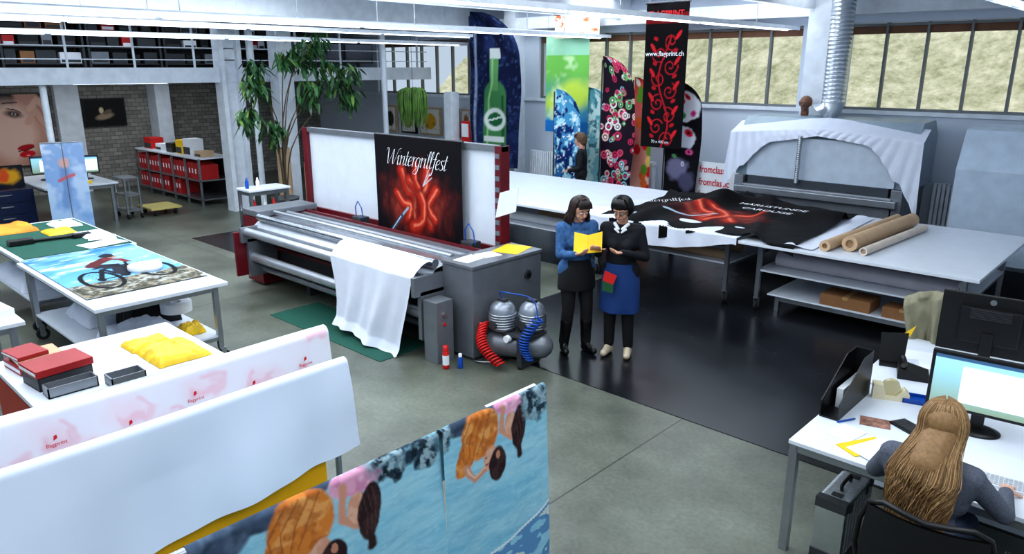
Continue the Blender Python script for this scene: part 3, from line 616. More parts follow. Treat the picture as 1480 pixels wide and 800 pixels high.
def p_flow(p):
    w,h=p.w,p.h;p.C[:]=lin((22,20,26));p.warp(.05,8,3);p.ell(w*.55,h*.78,w*.42,h*.13,(222,226,234),.2);p.ell(w*.5,h*.52,w*.36,h*.09,(208,212,224),-.3);p.ell(w*.4,h*.25,w*.3,h*.1,(120,118,146),.5,.4);p.ell(w*.7,h*.15,w*.25,h*.08,(86,84,110),.2,.4);p.warp(.02,14,1)
    for (x,y,r,c) in ((.4,.82,.09,(206,26,56)),(.62,.86,.07,(214,40,70)),(.75,.72,.07,(226,84,150)),(.45,.7,.07,(70,150,96)),(.3,.6,.08,(60,130,180)),(.65,.56,.09,(206,30,60)),(.4,.48,.06,(236,190,80)),(.7,.4,.07,(222,90,150)),(.3,.36,.05,(96,170,110)),(.55,.3,.05,(200,200,214))): p.ell(w*x,h*y,r,r*.7,c,x*9,.3);p.ell(w*x,h*y,r*.3,r*.25,(30,24,30),0,.3)
feather('black feather flag printed with butterflies and flowers',-7.12,-6.42,.6,2.65,11.6,p_flow,.22,d=.014)
def banner(label,x0,x1,z0,z1,y,painter,d=.02,txt=None,rodm=DGY):
    t=thing('hanging_banner',label,'banner',((x0+x1)/2,y,z0));p=Pt(x1-x0,z1-z0,d);painter(p);mb=MB()
    p.flat(mb,PRN,(x0,y,z0),bend=lambda X,Y:np.stack([X*0,.015*np.sin(X*8),X*0],-1))
    if txt: txt(mb)
    mb.part('banner_fabric',t);MB().cyl((x0-.02,y,z1),(x1+.02,y,z1),.015,rodm,n=8).part('rod',t)
    for x in (x0+.05,x1-.05): MB().cyl((x,y,z1),(x,y,CZ),.004,STL,n=5).part('cord',t)
def p_green(p): p.grad((60,140,200),(120,190,90),p.h*.1,p.h*.6);p.warp(.1,2,1);p.ell(p.w*.5,p.h*.35,p.w*.6,p.h*.15,(200,225,90),.3,.6);p.noise(3,(220,240,200),.6,.15,2,.6);p.rect(0,0,p.w,p.h*.12,(40,120,190));p.mix((p.Y>p.h*.8)*.7,(170,215,200))
banner('green and blue hanging banner near the windows',-10.36,-9.25,1.55,3.47,12.1,p_green)
def p_orn(p): p.C[:]=lin((186,96,60));p.noise(3,(230,205,180),.5,.1,7);p.noise(11,(250,245,240),.6,.05,3,1,sy=16)
banner('small orange and white printed banner hanging near the ceiling',-10.05,-8.95,3.4,3.85,12.0,p_orn)
def p_blk(p):
    p.C[:]=lin((20,17,20));w,h=p.w,p.h;RC=(186,30,42)
    def scroll(cx,cy,r,dr,s0):
        pts=[];
        for a in np.arange(0,9,.3): q=r*(1-a/10);pts.append((cx+dr*q*math.cos(a+s0),cy+q*math.sin(a+s0)))
        p.line(pts,.022,RC,.4)
    for k in range(9):
        cy=h*(.06+.085*k);dr=1 if k%2 else -1;scroll(w*(.36 if k%2 else .64),cy,.15,dr,.5*k);p.ell(w*(.2 if k%2 else .8),cy+.1,.03,.09,(215,40,50),.6*dr);p.ell(w*(.75 if k%2 else .25),cy+.05,.05,.03,RC,.5*dr)
    p.line([(w*.5+.12*math.sin(y*4),y) for y in np.arange(0,h*.8,.08)],.03,RC)
    p.rect(0,h*.86,w,h*.93,(120,25,30))
def tx(mb):
    mb.text('www.flagprint.ch',.11,WIN,(-7.01,11.24,3.03),off=.002);mb.text('FLAGPRINT',.13,RIN,(-7.01,11.24,3.66),off=.004);mb.text('70 x 400 cm',.07,WIN,(-7.01,11.24,1.58))
banner('tall black banner with red floral scrolls and white lettering',-7.42,-6.6,1.5,3.88,11.27,p_blk,txt=tx,d=.014)
def sign(label,x0,x1,z0,z1,y):
    t=thing('display_sign',label,'sign',((x0+x1)/2,y,0));mb=MB();mb.box(x0,x1,y,y+.02,z0,z1,PAP)
    for k in range(3):
        z=z1-.18-k*.22;mb.text('fromclassic',.17,RIN,((x0+x1)/2,y-.004,z),off=.003,sx=.76)
    mb.part('board',t);
    for x in (x0+.05,x1-.08): MB().box(x,x+.03,y+.02,y+.05,0.004,z1-.1,STL).part('leg',t)
sign('white display sign with repeated red lettering behind the table',-6.62,-5.72,.5,1.27,11.7)
# ---------- left tables
table('work_table','steel work table with green cutting mat top',-11.3,-9.08,2.0,3.2,.85,[-11.1,-9.2],[2.08,3.12],shelf=(.35,))
table('work_table','steel work table carrying a printed poster, shelf below',-9.02,-6.72,1.95,3.15,.85,[-8.9,-6.85],[2.03,3.07],shelf=(.28,))
MB().box(-11.2,-9.12,2.05,3.17,.851,.858,GRN).solo('cutting_mat','green cutting mat covering the table','mat')
p=Pt(1.12,2.0,.009);p.grad((110,172,214),(44,112,178),.5,2.0);p.noise(2,(160,204,232),.55,.3,4,.6,sy=3);p.noise(5,(226,238,246),.66,.12,6,.6,sy=12);p.warp(.06,5,2);m_=np.clip((.55-p.WY)/.05,0,1);p.mix(m_,(92,88,76));p.mix(m_*np.clip((fbm(p.X*18,p.Y*9,8)-.5)/.1+.5,0,1)*.7,(152,144,126));p.mix(m_*np.clip((fbm(p.X*26,p.Y*12,3)-.56)/.08+.5,0,1)*.8,(58,60,52));p.mix(m_*np.clip((fbm(p.X*9,p.Y*20,13)-.6)/.08+.5,0,1)*.6,(190,194,190));p.warp(0,1)
for (cx_,cy_) in ((.33,.58),(.86,.68)):
    for k in range(24):
        a=k/24*2*math.pi;p.line([(cx_,cy_),(cx_+.15*math.cos(a),cy_+.34*math.sin(a))],.004,(70,74,78))
    p.line([(cx_+.16*math.cos(a),cy_+.36*math.sin(a)) for a in np.linspace(0,6.29,40)],.046,(22,22,26));p.ell(cx_,cy_,.035,.07,(24,24,28))
p.line([(.33,.58),(.46,.98),(.72,1.04),(.86,.70)],.05,(24,26,32));p.line([(.46,.98),(.56,.6),(.72,1.04)],.046,(24,26,32));p.line([(.56,.6),(.33,.58)],.034,(24,26,32));p.line([(.72,1.04),(.75,1.16),(.8,1.14)],.03,(24,26,32));p.line([(.42,1.06),(.52,1.08)],.05,(24,24,28))
p.warp(.02,9,2);p.line([(.46,1.16),(.62,1.1),(.62,.82),(.57,.62)],.1,(30,32,40));p.line([(.46,1.14),(.6,.95),(.56,.72)],.09,(42,44,54));p.line([(.44,1.2),(.64,1.42)],.15,(92,40,42));p.line([(.64,1.4),(.76,1.3),(.78,1.17)],.07,(120,44,42));p.ell(.73,1.5,.05,.08,(170,124,104));p.ell(.71,1.56,.075,.09,(40,38,46))
mb=MB();p.flat(mb,PRN,(-7.06,2.0,.861),(0,1,0),(-1,0,0));mb.solo('printed_poster','printed poster of a mountain biker lying on the table','poster')
mb=MB();mb.lathe([(.03,.0),(.16,.0),(.165,.02),(.16,.045),(.03,.045),(.03,0)],PAP,(-7.75,2.78,.864),32,False);mb.solo('tape_roll','flat white roll of tape lying on the poster','roll')
mb=MB();mb.box(-7.0,-6.75,2.0,3.1,.851,.859,PAP);mb.solo('paper_strip','long white paper strip lying at the table end','paper')
def crump(label,x,y,z,w,d,h,mat,name='fabric_pile',cat='fabric',seed=1,rz=0):
    nu,nv=40,34;U,W=np.meshgrid(np.linspace(-1,1,nu),np.linspace(-1,1,nv))
    e=np.clip(1.15-np.maximum(abs(U),abs(W))**4,0,1);e=np.where((abs(U)>.99)|(abs(W)>.99),0,np.clip(e+.1,0,1))
    Z=z+.003+e*h*(.35+.7*fbm(U*2.2+seed,W*2.2,seed)+.12*np.abs(fbm(U*5+seed,W*3,seed+8)-.5)*2);X=U*w/2*(1+.12*fbm(W*2,U,seed));Y=W*d/2*(1+.12*fbm(U*2,W,seed+3))
    P=np.stack([x+X*math.cos(rz)-Y*math.sin(rz),y+X*math.sin(rz)+Y*math.cos(rz),Z],-1);return MB().grid(P,mat).solo(name,label,cat)
YOR=M('orange_fabric',(226,140,40),.7,var=.25);YFB=M('yellow_fabric',(232,190,34),.4,var=.25,scale=10,bump=.35,bs=14)
crump('folded orange fabric heap on the green table',-10.9,2.35,.858,.5,.5,.09,YOR,seed=2)
crump('folded yellow fabric bundle on the green table',-10.35,2.75,.858,.35,.3,.05,YFB,seed=5)
crump('white cloth on the green table',-9.9,3.0,.858,.4,.3,.04,CLO,seed=6)
crump('blue edged fabric on the green table',-10.8,2.95,.858,.4,.3,.05,CLO,seed=7)
sheet('paper_sheet','white print sample on the green table',-9.3,2.9,.859,.3,.45,.2,PAP);sheet('paper_sheet','white print sample on the green table',-9.6,3.0,.866,.25,.3,-.3,PAP)
t=thing('stapler_gun','long black hand tool lying on the green table','tool',(-9.9,2.4,.86));mb=MB();mb.tube([(-9.95,2.15,.885),(-9.85,2.9,.885)],.022,BLK);mb.part('handle',t);MB().box(-10.0,-9.86,2.1,2.35,.86,.92,BLK,.01).part('head',t);MB().box(-9.9,-9.8,2.75,2.95,.86,.91,BLK,.01).part('grip',t)
crump('folded white fabrics on the lower shelf',-8.3,2.6,.301,.7,.7,.2,CLO,seed=11)
crump('white fabric heap on the lower shelf',-7.25,2.45,.301,.5,.6,.2,CLO,seed=13)
crump('black cloth bundle on the lower shelf',-7.75,2.75,.301,.36,.5,.42,M('black_cloth',(22,22,26),.8),seed=14)
crump('yellow ribbon heap on the lower shelf',-7.1,2.9,.301,.2,.2,.12,YFB,seed=15)
crump('white cloth heap below the green table',-10.2,2.5,.371,1.2,.8,.2,CLO,seed=16)
mb=MB();mb.lathe([(.05,0),(.15,0),(.15,.1),(.05,.1),(.05,0)],PAP,(-7.4,2.9,.46),28,False);mb.solo('tape_roll','white roll resting on fabric below the table','roll')
t=table('work_table','white topped table with orange red side panel',-6.12,-5.0,1.05,2.3,.8,[-6.05,-5.08],[1.12,2.22],cast=False,shelf=(.3,))
MB().box(-6.1,-5.02,1.06,1.09,.1,.74,ORG).part('side_panel',t,label='orange red side panel')
def binder(x,y,z,w,d,h,mat,lab,rz=0,name='document_tray'):
    mb=MB();mb.box(x-w/2,x+w/2,y-d/2,y+d/2,z,z+h,mat,.006,rz=rz);mb.box(x-w/2+.01,x+w/2-.01,y-d/2-.002,y+d/2+.002,z+h*.3,z+h*.7,PAP,rz=rz,c=(x,y,0));return mb.solo(name,lab,'office supplies')
RD2=M('faded_red_plastic',(160,36,38),.45)
binder(-5.85,1.27,.8,.3,.3,.06,RD2,'red ring binder lying on the table',.1,'ring_binder');binder(-5.83,1.28,.861,.28,.28,.035,KRF,'brown envelope stack lying on the binder',0,'envelope_stack');binder(-5.86,1.22,.897,.26,.2,.03,RD2,'red ring binder lying on envelopes',.15,'ring_binder')
def tray(x,y,z,w,d,h,mat,lab,rz=0):
    mb=MB();a=.008
    mb.box(x-w/2,x+w/2,y-d/2,y+d/2,z,z+a,mat,rz=rz,c=(x,y,0))
    for q in ((x-w/2,x-w/2+a,y-d/2,y+d/2),(x+w/2-a,x+w/2,y-d/2,y+d/2),(x-w/2,x+w/2,y-d/2,y-d/2+a),(x-w/2,x+w/2,y+d/2-a,y+d/2)): mb.box(*q,z,z+h,mat,rz=rz,c=(x,y,0))
    return mb.solo('storage_tray',lab,'tray')
tray(-5.45,1.3,.8,.26,.34,.09,DGY,'dark grey open storage tray on the table',.1)
binder(-5.45,1.3,.895,.28,.36,.05,RD2,'red case lying on the grey tray',.1,'plastic_case')
tray(-5.2,1.3,.8,.12,.3,.07,GRY,'grey open storage tray on the table');tray(-5.08,1.6,.8,.14,.22,.07,GRY,'light grey open storage tray on the table')
sheet('paper_sheet','printed list lying on the white table',-5.65,1.62,.8,.21,.3,.2,PAP);sheet('paper_sheet','printed form lying on the white table',-5.35,1.62,.8,.21,.3,-.1,PAP)
crump('folded yellow plastic packed flags on the table',-5.35,2.03,.8,.42,.36,.08,YFB,seed=21);crump('folded yellow flag bundle on the table',-5.68,1.98,.8,.22,.3,.06,YFB,seed=22)
table('side_table','small white side table beside the work tables',-7.9,-7.0,.9,1.5,.8,[-7.8,-7.1],[1.0,1.42],cast=False,shelf=())
sheet('paper_stack','stack of white paper sheets on the side table',-7.4,1.25,.8,.5,.4,.1,PAP,th=.08)
# ---------- foreground racks
def rack(x,y0,y1,z,lab):
    t=thing('fabric_rack',lab,'rack',(x,(y0+y1)/2,0))
    MB().cyl((x,y0,z),(x,y1,z),.016,STL,n=14).part('rail',t)
    for y in (y0+.05,y1-.05): MB().cyl((x,y,.02),(x,y,z),.015,STL,n=12).part('post',t);MB().box(x-.2,x+.2,y-.02,y+.02,0,.03,STL).part('foot',t)
def hang(x,y0,y1,z,drop,back,p,amp=.02,spread=.03,seed=0,mat=PRN,nm='hanging_fabric',lab='',cat='fabric',txt=None,skew=0,dvar=None,top=0,Rr=.018,wr=0):
    H=drop+back
    Yc=y0+p.X/p.w*(y1-y0)
    f=p.Y/p.h*H-back
    if dvar is not None: f=np.where(f>0,f*dvar(p.X/p.w),f)
    a=np.clip(f/Rr,-math.pi/2,math.pi/2);dz=np.maximum(np.abs(f)-Rr*math.pi/2,0);fall=np.clip(dz/.35,0,1.2)
    rip=(np.sin(Yc*13+seed+f*1.5)*.5+np.sin(Yc*27+seed*2+f*2)*.3+np.sin(Yc*6+seed*3-f*2)*.8)*amp
    xx=x+Rr*np.sin(a)+np.sign(f)*spread*np.clip(dz/.5,0,1.5)+rip*fall
    if wr: xx=xx+wr*(vnoise(Yc*2.6+f*1.2+seed,f*1.6-Yc*.6,int(seed*3))-.5)*2*np.clip(dz/.2,0,1)
    zz=z+Rr*(np.cos(a)-1)+.018-dz+top*np.sin(Yc*3.3+seed)*np.clip(1-dz/.3,0,1)
    mb=MB();mb.grid(np.stack([xx,Yc+skew*np.clip(f,0,2),zz],-1),mat,p.C)
    if txt: txt(mb)
    return mb.solo(nm,lab,cat,base=(x,(y0+y1)/2,z))
p=Pt(1.75,.95,.009,(234,233,242));rs=random.Random(9);p.warp(.07,6,2)
for k in range(11):
    cx_=.08+k*.16;cy_=.42+.16*rs.random()+.2*(k%2);s_=rs.choice((-1,1))
    p.ell(cx_,cy_,.09,.06,(240,216,226),.5,1.4,.7)
    for q in range(3): p.line([(cx_+(.04+.024*q)*math.cos(a+q)*s_,cy_+(.025+.018*q)*math.sin(a+q)) for a in np.linspace(0,2.4,12)],.02,(236,190,204),1.9,.7)
p.warp(0,1)
def tpink(mb):
    for k in range(5):
        yy=.72+k*.29;mb.text('flagprint',.024,RIN,(-3.225,yy,1.36-.04*(k%2)),(0,1,0),(0,0,1),off=.0002);mb.poly([(0,0),(.016,.008),(.014,.024),(.003,.02)],.001,RIN,(-3.225,yy-.01,1.385-.04*(k%2)),(0,1,0),(0,0,1))
hang(-3.3,.3,2.05,1.5,.55,.4,p,amp=.007,seed=1,lab='white fabric with pink swirls and red lettering on a rack',txt=tpink,top=.004,Rr=.04,wr=.008,spread=.03)
WTR=M('white_sheer_fabric',(222,228,243),.8,var=.02,scale=2)
p=Pt(1.76,1.0,.012);
hang(-2.84,.1,1.86,1.5,.5,.45,p,amp=.013,seed=2.2,spread=.075,lab='plain white translucent fabric draped over a rack rail',mat=WTR,dvar=lambda u:1.20-.30*u+.03*np.sin(u*7),top=.004,skew=.03,Rr=.03,wr=.022)
p=Pt(1.2,.8,.01,(236,172,32));
for k in range(4): p.ell(.12+.33*k,.30,.10,.10,(28,28,32));p.ell(.12+.33*k,.30,.055,.05,(236,172,32))
hang(-2.84,.5,1.7,1.47,.75,.02,p,amp=.006,spread=.015,seed=3,lab='yellow fabric with black lettering hanging under white fabric')
def lake(w,h,seed,fig):
    p=Pt(w,h,.0045);p.grad((150,204,222),(110,176,206));p.noise(3,(176,218,230),.5,.4,seed,.6,sy=14);p.noise(12,(100,162,194),.56,.3,seed+2,.3,sy=60);p.noise(30,(190,224,234),.62,.1,seed+4,.25,sy=120)
    p.warp(.010,14,seed);fig(p);return p
B=.25
ORC=[(212,132,62),(232,172,106),(172,98,48)];PKC=[(224,164,192),(240,204,220),(196,126,162)];HRC=[(52,36,40),(78,56,56)];SKC=[(208,156,132),(226,182,158)];LFC=[(46,66,82),(110,144,160),(26,38,48),(160,186,196)];JNC=[(74,90,112),(98,116,138),(52,64,82)]
def kid(p,x,t,s,jc,up=1):
    T=lambda f:B+t+f*s;X=lambda a:x+a*s
    p.tex(X(-.02),T(.02),.17*s,.07*s,-.2,JNC,16/s,seed=2)
    p.tex(X(.0),T(.13),.12*s,.12*s,-.5,jc,20/s,seed=3);p.tex(X(-.09),T(.2),.055*s,.11*s,.5,jc,20/s,seed=4)
    for q in range(4): p.line([(X(.07-.04*q),T(.04)),(X(.02-.045*q),T(.13)),(X(-.02-.03*q),T(.22))],.006,(150,84,44),.9,.7)
    p.line([(X(-.1),T(.26)),(X(-.04),T(.34)),(X(.05),T(.31))],.034*s,(202,150,124),.6);p.line([(X(-.09),T(.27)),(X(-.04),T(.33)),(X(.04),T(.305))],.010*s,(230,190,168),.9)
    p.tex(X(.06),T(.275),.042*s,.06*s,.15,SKC,18,seed=5);p.tex(X(.10),T(.32),.05*s,.085*s,.12,HRC,26,seed=6);p.ell(X(.105),T(.27),.012*s,.02*s,(190,136,112));p.line([(X(.03),T(.3)),(X(.045),T(.298))],.006,(150,60,56),.8);p.ell(X(.035),T(.265),.005,.004,(40,26,26))
def kid2(p,x,t,s):
    T=lambda f:B+t+f*s;X=lambda a:x+a*s
    p.tex(X(.02),T(.02),.11*s,.05*s,0,PKC,20,seed=7);p.line([(X(-.04),T(.03)),(X(-.05),T(.13)),(X(.0),T(.18))],.03*s,(206,152,128),.6);p.tex(X(.01),T(.12),.038*s,.055*s,0,SKC,22,seed=8);p.tex(X(.055),T(.15),.045*s,.10*s,.2,HRC,28,seed=9);p.line([(X(.05),T(.23)),(X(.05),T(.28))],.03*s,(58,42,44),.6)
    for q in range(3): p.line([(X(.03+.02*q),T(.07)),(X(.045+.02*q),T(.15)),(X(.04+.015*q),T(.23))],.004,(104,76,70),.9,.6)
def figA(p):
    p.tex(.02,B+.05,.2,.1,-.3,JNC,16,seed=1);p.tex(.0,B+.2,.12,.04,-.4,[(58,70,86),(84,98,114)],18,seed=2)
    kid(p,.36,-.02,1.0,ORC);kid2(p,.56,.02,1.05)
    p.warp(.04,20,4);p.tex(.78,B+.01,.15,.07,.1,LFC,30,.4,seed=11,amt=.9);p.tex(.72,B+.07,.05,.04,.4,LFC,36,.4,seed=12,amt=.9);p.tex(.88,B+.08,.05,.04,.4,LFC,36,.4,seed=13,amt=.9)
def figB(p):
    kid(p,.2,-.02,.88,ORC);kid2(p,.37,.0,.95)
    p.warp(.035,22,4);p.tex(.54,B+.05,.09,.09,.1,LFC,34,.4,seed=11,amt=.9);p.tex(.0,B+.05,.05,.06,.4,LFC,36,.4,seed=12,amt=.9)
    p.warp(0,1);m=fbm(p.X*6,p.Y*10,8);line=B+.72-.25*p.X
    p.mix(((p.Y>line)&(m>.4))*1.0,(100,146,188));p.mix(((p.Y>line+.02)&(m>.58))*1.0,(196,212,210));p.mix(((np.abs(p.Y-line))<.006)*1.0,(220,230,235))
p=lake(.95,1.45,1,figA);hang(-1.95,.70,1.66,1.5,1.2,.25,p,amp=.012,seed=4,spread=.02,lab='printed lake flag with upside down picnic figures on a rack',nm='printed_flag',cat='flag')
p=lake(.61,1.45,5,figB);hang(-1.93,1.66,2.26,1.515,1.2,.25,p,amp=.01,seed=5,spread=.02,lab='printed lake flag with upside down figures and palm leaves',nm='printed_flag',cat='flag')
p=Pt(.3,1.3,.03,(235,240,248));hang(-2.0,1.98,2.29,1.48,1.2,.1,p,amp=.02,seed=7,lab='white fabric behind the printed flag')
rack(-3.3,.1,2.03,1.5,'steel floor rack carrying pink printed fabric');rack(-2.84,.0,1.84,1.49,'steel floor rack carrying white fabric');rack(-1.95,.5,2.24,1.5,'steel floor rack carrying printed flags')
# ---------- desk
def desk(x0,x1,y0,y1,lab):
    t=thing('office_desk',lab,'desk',((x0+x1)/2,(y0+y1)/2,0));MB().box(x0,x1,y0,y1,.715,.74,WPL,.004).part('desktop',t)
    mb=MB();mb.box(x0+.01,x1-.01,y0+.01,y0+.05,.67,.714,STL);mb.box(x0+.01,x1-.01,y1-.05,y1-.01,.67,.714,STL);mb.box(x0+.01,x0+.05,y0,y1,.67,.714,STL);mb.part('frame',t)
    for x in (x0+.03,x1-.03):
        for y in (y0+.03,y1-.03): MB().box(x-.025,x+.025,y-.025,y+.025,0,.67,STL,.004).part('leg',t)
desk(-1.5,.9,3.99,5.15,'white office desk with steel legs facing the seated woman');desk(-1.53,.9,5.18,6.35,'white office desk with steel legs behind the first desk')
MB().box(-1.45,.85,5.155,5.175,.0,.66,WHT).solo('modesty_panel','white panel standing between the two desks','panel')
def monitor(x,y,z,w,h,rz,lab,screen,tp=.12):
    t=thing('computer_monitor',lab,'monitor',(x,y,z),rz)
    mb=MB();mb.box(-w/2,w/2,-.02,.02,tp,tp+h,BLK,.006);mb.box(-w*.3,w*.3,.02,.055,tp+h*.2,tp+h*.8,BLK,.01)
    for k in range(6): mb.box(-w*.2,w*.2,.055,.058,tp+h*.62+k*.012,tp+h*.62+k*.012+.005,DGY)
    mb.part('housing',t,False)
    MB().cyl((0,.019,tp+h*.9),(0,.024,tp+h*.9),.02,STL,n=16).part('emblem',t,False)
    p=Pt(w-.04,h-.04,.006,(196,214,228));screen(p);mb=MB();p.flat(mb,SCR,(-w/2+.02,-.0215,tp+.02));mb.part('screen',t,False)
    mb=MB();mb.box(-.035,.035,.025,.07,.01,tp+h*.4,BLK,.005);mb.part('stand',t,False)
    mb=MB();mb.loft([((0,.03,0),.13,.1),((0,.03,.012),.13,.1),((0,.03,.02),.1,.07)],BLK,n=28);mb.part('base',t,False)
def scr(p): w,h=p.w,p.h;p.grad((120,140,120),(150,205,225));p.rect(0,h*.93,w,h,(60,90,120));p.rect(w*.28,h*.12,w*.98,h*.84,(232,238,244));p.rect(w*.28,h*.78,w*.98,h*.84,(195,204,214));p.rect(w*.32,h*.2,w*.7,h*.72,(250,250,250))
monitor(-.72,4.83,.74,.56,.36,.1,'black monitor with a bright screen facing the seated woman',scr)
monitor(-.88,5.72,.74,.60,.42,math.pi+.12,'black monitor seen from behind on the far desk',scr,tp=.2)
def keyboard(x,y,z,w,d,rz,mat,keym,lab):
    t=thing('keyboard',lab,'keyboard',(x,y,z),rz);MB().box(-w/2,w/2,-d/2,d/2,0,.015,mat,.004).part('body',t,False)
    mb=MB();nx=int(w/.022)
    for i in range(nx):
        for j in range(5): mb.box(-w/2+.01+i*.021,-w/2+.01+i*.021+.017,-d/2+.01+j*(d-.02)/5,-d/2+.01+j*(d-.02)/5+.017,.015,.02,keym)
    mb.part('keys',t,False).__setitem__('kind','stuff')
keyboard(-.5,4.28,.74,.42,.13,.1,WPL,M('key_grey',(180,184,190),.5),'white keyboard in front of the seated woman')
keyboard(-1.02,4.62,.74,.2,.12,-.5,BLK,DGY,'small black keypad on the desk')
t=thing('magazine_holder','black magazine holder standing on the desk edge','office supplies',(-1.43,4.75,.74))
pg=[(4.42,.75),(4.98,.75),(4.98,1.05),(4.8,1.05),(4.42,.85)];mb=MB();mb.box(-1.49,-1.374,4.42,4.98,.74,.75,BLK);mb.poly(pg,.006,BLK,(-1.49,0,0),(0,1,0),(0,0,1));mb.poly(pg,.006,BLK,(-1.38,0,0),(0,1,0),(0,0,1));mb.box(-1.49,-1.374,4.97,4.98,.75,1.05,BLK);mb.part('body',t)
MB().box(-1.46,-1.42,4.6,4.95,.75,.88,PAP).part('paper',t)
t=thing('tape_dispenser','cream desk tape dispenser','tape dispenser',(-1.25,5.0,.74),.4)
CRM=M('cream_plastic',(222,212,180),.4);mb=MB();mb.poly([(-.11,0),(.11,0),(.11,.05),(.08,.08),(.03,.03),(-.03,.03),(-.05,.10),(-.11,.10)],.08,CRM,(0,.04,0),(1,0,0),(0,0,1));mb.part('body',t,False)
MB().cyl((0,-.02,.08),(0,.02,.08),.055,M('tape_clear',(200,190,150),.2),n=24).part('tape',t,False)
tray(-1.10,5.07,.74,.18,.12,.03,BLU,'blue open pen tray on the desk',.3)
sheet('photo_card','colour printed postcard on the desk',-1.2,4.56,.74,.17,.13,.3,M('photo_print',(150,110,96),.3,var=.7,scale=25))
sheet('paper_sheet','yellow envelope lying on the desk',-1.14,4.2,.742,.15,.28,-.5,YEL);sheet('paper_sheet','white notes lying on the yellow envelope',-1.06,4.2,.747,.21,.29,-.4,PAP);sheet('paper_sheet','white printed sheet on the desk',-1.28,4.3,.741,.15,.2,-.2,PAP)
t=thing('pen','blue pen lying on the desk','pen',(-1.35,4.45,.745));MB().cyl((-1.37,4.4,.747),(-1.31,4.51,.747),.006,BLU,n=8).part('barrel',t);MB().cyl((-1.31,4.51,.747),(-1.305,4.52,.747),.004,BLK,n=8).part('tip',t)
t=thing('desk_phone','black desk telephone on the far desk','telephone',(-1.25,5.5,.74),.3)
MB().poly([(-.1,0),(.1,0),(.1,.03),(-.1,.08)],.2,BLK,(0,.1,0),(1,0,0),(0,0,1)).part('base',t,False);MB().tube([(-.07,-.09,.1),(-.06,-.06,.085),(-.06,.06,.085),(-.07,.09,.1)],.018,BLK).part('handset',t,False)
t=thing('document_stand','black document stand holding papers on the far desk','office supplies',(-1.43,5.62,.74),.3)
MB().box(-.08,.08,-.06,.06,0,.02,BLK,.004).poly([(-.08,.02),(.08,.02),(.09,.24),(-.09,.22)],.012,BLK,(0,.0,0),(1,0,0),(0,.25,1)).part('body',t,False);MB().poly([(0,0),(.08,.02),(.11,.1)],.004,YEL,(.02,.05,.2),(1,0,0),(0,.2,1)).part('paper',t,False)
sheet('paper_sheet','white sheet on the far desk',-1.3,5.95,.74,.3,.21,.3,PAP);sheet('paper_stack','stack of papers on the far desk',-1.15,5.75,.74,.25,.2,.3,PAP,th=.03)
keyboard(-.9,6.15,.74,.4,.13,.2,BLK,DGY,'black keyboard on the far desk')
t=thing('computer_mouse','white computer mouse beside the keyboard','mouse',(-.2,4.25,.74));mb=MB();mb.cap((-.2,4.22,.752),.028,(-.2,4.28,.752),.025,WPL,flat=((0,0,1),.6));mb.part('body',t)
AL2=M('ribbed_aluminium',(206,210,216),.35,.6,var=.15,scale=40)
t=thing('metal_case','silver aluminium carrying case standing under the desk','case',(-1.24,4.30,0),.0)
mb=MB();mb.box(-.08,.08,-.23,.23,.01,.40,AL2,.012)
for q in range(9): mb.box(.08,.083,-.2+q*.05,-.185+q*.05,.05,.36,STL)
for z in (.03,.38): mb.box(-.085,.085,-.235,.235,z-.015,z+.015,CHR,.004)
for s in (-1,1):
    mb.box(-.085,.085,s*.225-.015,s*.225+.015,.0,.405,CHR,.004)
    for z in (.03,.375): mb.box(-.09,.09,s*.215-.03,s*.215+.03,z-.03,z+.035,DGY,.006)
mb.part('body',t,False);MB().tube(cr([(0,-.07,.40),(0,-.07,.44),(0,.07,.44),(0,.07,.40)]),.011,BLK).part('handle',t,False)
for y in (-.14,.14): MB().box(-.03,.03,y-.02,y+.02,.39,.408,DGY).box(.08,.088,y-.02,y+.02,.32,.38,DGY).part('latch',t,False)
mb=MB();mb.box(-.95,-.7,4.75,5.1,.0,.5,BLK,.01);mb.box(-.93,-.72,4.74,4.75,.05,.45,DGY);mb.solo('computer_tower','black computer tower under the desk','computer')
JK=M('beige_jacket',(140,136,114),.9,bump=.6,bs=14)
MSH=M('black_mesh',(22,22,24),.7,var=.4,scale=150)
def chair(t,back_w=.5,bh=.5,z0=.55):
    mb=MB();mb.loft([((0,0,.44),.25,.25),((0,0,.47),.27,.27),((0,0,.51),.25,.25)],BLK,n=24);mb.part('seat',t,False)
    mb=MB();mb.cyl((0,0,.1),(0,0,.44),.03,STL);mb.part('column',t,False)
    mb=MB()
    for k in range(5):
        a=k*2*math.pi/5;mb.tube([(0,0,.12),(.3*math.cos(a),.3*math.sin(a),.08)],.02,BLK)
    mb.part('base',t,False)
    for k in range(5):
        a=k*2*math.pi/5;x,y=.3*math.cos(a),.3*math.sin(a);MB().cyl((x-.02,y,.035),(x+.02,y,.035),.035,BLK).part('wheel',t,False)
    nu,nv=20,20;mb=MB()
    for s in (0,1):
        P=np.zeros((nv,nu,3))
        for j in range(nv):
            for i in range(nu):
                u=i/(nu-1)*2-1;v=j/(nv-1);P[j,i]=(u*back_w/2*(1-.1*v*v),.27+.05*v-.06*u*u+.02*s,z0+v*bh)
        mb.grid(P,MSH)
    mb.part('backrest',t,False)
    mb=MB();fr=cr([(-back_w/2,.21,z0),(-back_w/2*.9,.26,z0+bh),(0,.33,z0+.02+bh),(back_w/2*.9,.26,z0+bh),(back_w/2,.21,z0),(0,.28,z0-.02),(-back_w/2,.21,z0)],3);mb.tube(fr,.014,BLK);mb.tube([(0,.05,.42),(0,.3,.5),(0,.32,.7)],.025,BLK);mb.part('back_frame',t,False)
    for s in (-1,1): MB().tube([(s*.27,.1,.45),(s*.3,.1,.65),(s*.3,-.1,.67)],.018,BLK).part('armrest',t,False)
t=thing('office_chair','black chair with a beige jacket behind the far desk','chair',(-1.3,6.72,0),math.pi);chair(t)
